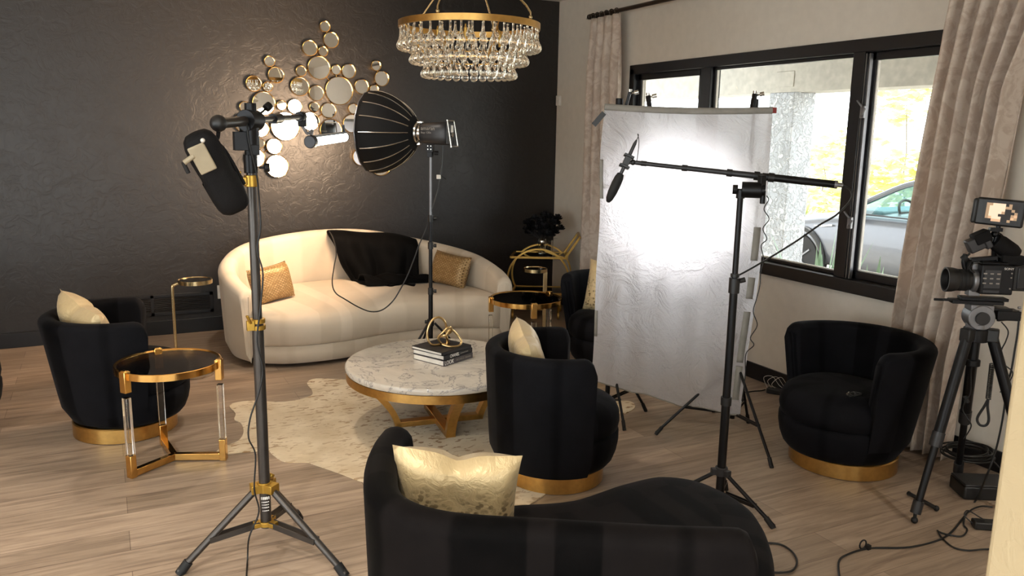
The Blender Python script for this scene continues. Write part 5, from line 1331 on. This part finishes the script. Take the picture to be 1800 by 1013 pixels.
floorcable('short black cable running flat to the right wall edge', [(1648, 933), (1655, 945), (1675, 962), (1700, 968), (1728, 966), (1750, 966)])
floorcable('loop of black cable on the floor beside the curved chaise', [(1300, 960), (1335, 955), (1370, 957), (1392, 970), (1401, 988), (1393, 1003), (1370, 1007), (1335, 1004), (1300, 1000)], .0045)
floorcable('black cable running from the silk to the power strip', [(1295, 690), (1310, 690), (1325, 688), (1338, 687), (1345, 685)], .004)
k0 = pz(1526, 962, .012); kt = [k0+V((.020*cos(a_)-.022, .010, .012+.020*sin(a_))) for a_ in [x*2*pi/14 for x in range(14)]]
tag(obj('cable_tie', MB().tube(kt, .0035, 6, True).box(k0+V((.0, 0, .0)), (.018, .018, .020)), 'rubber'), 'small black cable tie knotted round the floor cable', 'cable tie')
tb_ = thing('tripod_crossbar', 'short black bar lying on the floor by the tripod foot', 'bar', pz(1623, 882, .0))
obj('bar', MB().cyl(pz(1598, 868, .02), pz(1646, 894, .018), .010, n=10), 'black_plastic', tb_, world=True)
obj('end_cap', MB().ball(pz(1646, 894, .016), .014, 8), 'rubber', tb_, world=True)
obj('end_cap', MB().ball(pz(1598, 868, .018), .012, 8), 'rubber', tb_, world=True)
c = pz(1375, 690, 0); pw = thing('power_strip', 'black power strip with white wires on the floor at the baseboard', 'power strip', c)
d0, d1 = pz(1348, 690, 0), pz(1392, 700, 0)
obj('strip_body', MB().bar(V((d0.x, d0.y, .02)), V((d1.x+.06, d1.y-.04, .02)), .055, .036), 'black_plastic', pw, world=True, bevel=.006)
for k in range(3):
    a0_ = d0+V((.02*k, -.02*k, .035)); obj('white_wire', MB().tube(crom([a0_, a0_+V((-.02, .02, .07-.02*k)), a0_+V((.03, -.01, .08)), a0_+V((.07, -.04, .02)), a0_+V((.09, -.07, .0))], 6), .0018, 5), 'white_wire', pw, world=True)

# ------------------------------------------------------------------ outside the window
gz = -.15
struct('ground', MB().bb((XW+.15, -30, gz-.1), (60, 60, gz)), 'concrete_ground', smooth=0)
struct('ground_bed', MB().bb((XW+1.0, 2.0, gz), (XW+2.6, 6.4, gz+.06)), 'bed', smooth=0, bevel=.02)
CX = 6.35
p0 = pX(1345, 170, CX); p1 = pX(1388, 165, CX)
zb_ = pX(1388, 162, CX).z
struct('porch_beam', MB().bb((CX-.02, -8, zb_), (CX+.40, 30, zb_+.62)), 'concrete', smooth=0)
struct('ceiling_porch', MB().bb((XW+.15, -8, zb_+.60), (CX+.9, 30, zb_+.72)), 'concrete', smooth=0)
py1 = pX(1386, 300, CX).y; wcol = .42
yl_ = pX(1346, 300, CX).y
struct('column_porch', MB().bb((CX, py1, gz), (CX+.30, max(yl_, py1+.35), zb_+.001)), 'stucco', smooth=0, bevel=.01)
pa, pb = pX(1365, 127, CX-.03), pX(1394, 152, CX-.03)
struct('trim_plate', MB().bb((CX-.028, pb.y, pb.z), (CX-.02, pa.y, pa.z)), 'concrete', bevel=.003)

def car():
    X0 = 8.25; wheel = pX(1404, 452, X0); gy = wheel.y; wid = 1.85
    t = thing('parked_car', 'dark grey car parked outside the window behind the column', 'car', (X0+wid/2, gy-1.45, gz))
    # stations along length (front = +Y): y, z lower, z belt, half width, roof z (or None)
    zsill = gz+.26
    S = [(.92, .42, .60, .62), (.86, .30, .70, .72), (.55, .25, .80, .88), (0, .24, .90, .925), (-.55, .24, .98, .93), (-.9, .24, 1.0, .93), (-1.9, .24, 1.01, .93), (-2.7, .24, 1.03, .93), (-3.3, .28, 1.06, .88), (-3.66, .40, 1.0, .78)]
    cxm = X0+wid/2; rows = []
    for (y, zl, zb, hw) in S:
        prof = [(-hw*.86, zl), (-hw*.97, zl+.10), (-hw, (zl+zb)*.5), (-hw*.985, zb-.10), (-hw*.93, zb-.01), (-hw*.72, zb+.025), (0, zb+.05)]
        prof = prof+[(-x, z) for x, z in prof[-2::-1]]
        rows.append([V((cxm+x, gy+y, gz+z)) for x, z in prof])
    m = MB().grid([r+[] for r in rows], True); n_ = len(rows[0]); m.f.append(tuple(range(n_))); k = len(m.v); m.f.append(tuple(range(k-1, k-n_-1, -1)))
    obj('body_shell', m, 'car_paint', t, world=True, smooth=50, sub=1)
    # greenhouse: roof line from windscreen base to tail
    rl = [(-.62, 1.02, .80), (-1.0, 1.22, .74), (-1.4, 1.40, .68), (-1.9, 1.47, .66), (-2.5, 1.43, .66), (-3.1, 1.28, .66), (-3.5, 1.06, .70)]
    cr = crom([V((y, z, w_)) for y, z, w_ in rl], 6)
    for s in (-1, 1):
        obj('roof_rail', MB().tube([V((cxm+s*p.z, gy+p.x, gz+p.y)) for p in cr], .035, 8), 'car_paint', t, world=True)
    i0, i1 = 13, 26
    roof = MB().grid([[V((cxm+u*p.z, gy+p.x, gz+p.y+.03*(1-u*u))) for u in (-1, -.5, 0, .5, 1)] for p in cr[i0:i1]]); obj('roof', roof, 'car_paint', t, world=True, solid=.02)
    obj('windscreen', MB().grid([[V((cxm+u*p.z, gy+p.x, gz+p.y+.03*(1-u*u))) for u in (-1, -.5, 0, .5, 1)] for p in cr[:i0+1]]), 'car_glass', t, world=True)
    obj('rear_window', MB().grid([[V((cxm+u*p.z, gy+p.x, gz+p.y+.03*(1-u*u))) for u in (-1, -.5, 0, .5, 1)] for p in cr[i1-1:]]), 'car_glass', t, world=True)
    for s in (-1, 1):
        g_ = MB().grid([[V((cxm+s*p.z, gy+p.x, gz+p.y-.01)), V((cxm+s*.88, gy+p.x, gz+1.0))] for p in cr if p.x > -3.2]); obj('side_window', g_, 'car_glass', t, world=True)
        obj('pillar', MB().bar((cxm+s*.68, gy-2.05, gz+1.44), (cxm+s*.885, gy-2.05, gz+1.0), .07, .03), 'car_paint', t, world=True)
        obj('belt_trim', MB().bar((cxm+s*.905, gy-.66, gz+1.005), (cxm+s*.905, gy-3.2, gz+1.02), .02, .018), 'black_plastic', t, world=True)
        for yy in (0, -2.88):
            c_ = V((cxm+s*(wid/2-.10), gy+yy, gz+.34))
            wh = obj('wheel', MB().lathe([(.20, -.10), (.31, -.105), (.34, -.07), (.34, .07), (.31, .105), (.20, .10)], c_, 36, axis=(s, 0, 0)), 'tyre', t, world=True)
            sp2 = MB().lathe([(.235, .07), (.225, .10), (.21, .085)], c_, 32, axis=(s, 0, 0))
            for k in range(5):
                a_ = 2*pi*k/5; d_ = V((0, cos(a_), sin(a_))); sp2.bar(c_+V((s*.09, 0, 0)), c_+V((s*.09, 0, 0))+d_*.22, .05, .02)
            obj('wheel_rim', sp2, 'grey_metal', wh, world=True)
            obj('wheel_arch', MB().tube([V((cxm+s*(wid/2+.005), gy+yy+.40*cos(a_), gz+.34+.40*sin(a_))) for a_ in [R(x) for x in range(-10, 191, 10)]], .035, 8), 'black_plastic', t, world=True)
        mp = pX(1521, 385, X0-.1) if s < 0 else V((cxm+.95, gy-.85, gz+1.05))
        obj('wing_mirror', MB().ball(V((cxm+s*1.0, gy-.86, gz+1.06)), .10, 14, (1, .8, .68)).bar((cxm+s*.88, gy-.86, gz+1.0), (cxm+s*1.0, gy-.86, gz+1.04), .05, .03), 'car_paint', t, world=True)
        obj('door_handle', MB().box((cxm+s*.935, gy-2.0, gz+.80), (.012, .22, .02)), 'grey_metal', t, world=True, bevel=.004)
        obj('badge', MB().bar((cxm+s*.937, gy-.34, gz+.80), (cxm+s*.937, gy-.24, gz+.80), .03, .01).bar((cxm+s*.937, gy-.34, gz+.80), (cxm+s*.937, gy-.52, gz+.83), .012, .02), 'steel', t, world=True)
    obj('dashboard', MB().box((cxm, gy-.85, gz+.98), (1.5, .5, .14)), 'car_inner', t, world=True, bevel=.04)
    st_ = V((cxm-.38, gy-1.18, gz+1.03)); ra = [st_+V((.17*cos(x), .08*sin(x), .15*sin(x))) for x in [2*pi*k/24 for k in range(24)]]
    obj('steering_wheel', MB().tube(ra, .016, 8, True).bar(st_-V((.16, 0, 0)), st_+V((.16, 0, 0)), .02, .03), 'black_plastic', t, world=True)
    obj('rear_view_mirror', MB().box((cxm, gy-1.25, gz+1.33), (.22, .03, .07)), 'black_plastic', t, world=True, bevel=.01)
    for s in (-.38, .38): obj('seat', MB().box((cxm+s, gy-1.95, gz+.98), (.48, .14, .62)).box((cxm+s, gy-1.98, gz+1.32), (.24, .1, .16)), 'car_inner', t, world=True, bevel=.05)
car()
def foliage(c, rx, ry, rz, n, size, seed):
    rr = random.Random(seed); m = MB(); c = V(c)
    cl2 = [V((rr.gauss(0, .45), rr.gauss(0, .45), rr.gauss(0, .45))) for _ in range(26)]
    for i in range(n):
        k = rr.choice(cl2); p_ = k+V((rr.gauss(0, .16), rr.gauss(0, .16), rr.gauss(0, .16)))
        p_ = c+V((p_.x*rx, p_.y*ry, p_.z*rz)); d_ = V((rr.uniform(-1, 1), rr.uniform(-1, 1), rr.uniform(-1, 1))).normalized(); _, a_, b_ = basis(d_)
        s = size*rr.uniform(.6, 1.3); m.add([p_-a_*s, p_+b_*s*.4, p_+a_*s, p_-b_*s*.4], [(0, 1, 2, 3)])
    return m
def tree(lbl, x, y, zc, rx, ry, rz, n, size, seed, leafm):
    t = thing('garden_tree', lbl, 'tree', (x, y, gz), 0, 'trees beyond the driveway')
    obj('trunk', MB().tube([V((x, y, gz)), V((x+.1, y, gz+(zc-gz)*.5)), V((x, y+.1, zc))], [.03, .02, .01], 8), 'bed', t, world=True)
    obj('foliage', foliage((x, y, zc), rx, ry, rz, n, size, seed), leafm, t, world=True, smooth=0)
tp_ = lambda px, py, X: pX(px, py, X)
for (lbl, px, py, X, rr2, n, sz, sd_, lm) in (
    ('high sunlit branches outside the right window pane', 1600, 165, 19, 1.2, 260, .16, 1, 'leaf'),
    ('sunlit yellow bush rising behind the parked car roof', 1590, 300, 16, 1.3, 900, .13, 2, 'leaf'),
    ('pale sunlit bush behind the car bonnet', 1450, 345, 17, 1.0, 420, .12, 3, 'leaf'),
    ('sunlit bush farther back right of the column', 1450, 280, 24, 1.3, 300, .16, 5, 'leaf')):
    b = tp_(px, py, X); tree(lbl, b.x, b.y, b.z, rr2, rr2*1.3, rr2*.8, n, sz, sd_, lm)
b = tp_(1412, 372, 9.9)
sh = thing('garden_shrub', 'green spiky shrub beside the stucco column', 'shrub', (b.x, b.y, gz))
m = MB()
for k in range(70):
    a_ = rnd.random()*2*pi; e_ = rnd.uniform(.1, 1.4); d_ = V((cos(a_)*cos(e_), sin(a_)*cos(e_), sin(e_))); b_ = V((b.x, b.y, b.z-.15)); L_ = rnd.uniform(.2, .42); s_ = V((-sin(a_), cos(a_), 0))*.02
    m.add([b_-s_, b_+s_, b_+d_*L_*.6+s_, b_+d_*L_, b_+d_*L_*.6-s_], [(0, 1, 2, 3, 4)])
obj('foliage', m, 'leaf2', sh, world=True, smooth=0); obj('trunk', MB().cyl((b.x, b.y, gz), (b.x, b.y, b.z-.1), .04), 'bed', sh, world=True)
def agave(lbl, p_, n, L_, seed):
    rr = random.Random(seed); p_ = V(p_); t = thing('agave_plant', lbl, 'plant', p_, 0, 'agaves under the window')
    for k in range(n):
        a_ = 2*pi*k/n*1.0+rr.uniform(-.2, .2); e_ = R(rr.uniform(58, 86)); d_ = V((cos(a_)*cos(e_), sin(a_)*cos(e_), sin(e_))); s_ = V((-sin(a_), cos(a_), 0)); o_ = d_.cross(s_); l = L_*rr.uniform(.75, 1.05); m = MB(); rows = []
        for f, w_ in ((0, .03), (.25, .045), (.5, .042), (.75, .026), (.95, .006), (1, .001)):
            c_ = p_+d_*l*f; rows.append([c_-s_*w_, c_+o_*w_*.35, c_+s_*w_, c_+o_*w_*.1])
        m.grid(rows, True); obj('leaf', m, 'agave', t, world=True, smooth=60)
b = pX(1448, 470, 5.7); agave('spiky grey-green agave outside the middle window pane', (b.x, b.y, gz+.05), 15, b.z-gz+.30, 1)
b = pX(1535, 492, 5.6); agave('smaller grey-green agave outside the right window pane', (b.x, b.y, gz+.05), 11, b.z-gz+.17, 2)
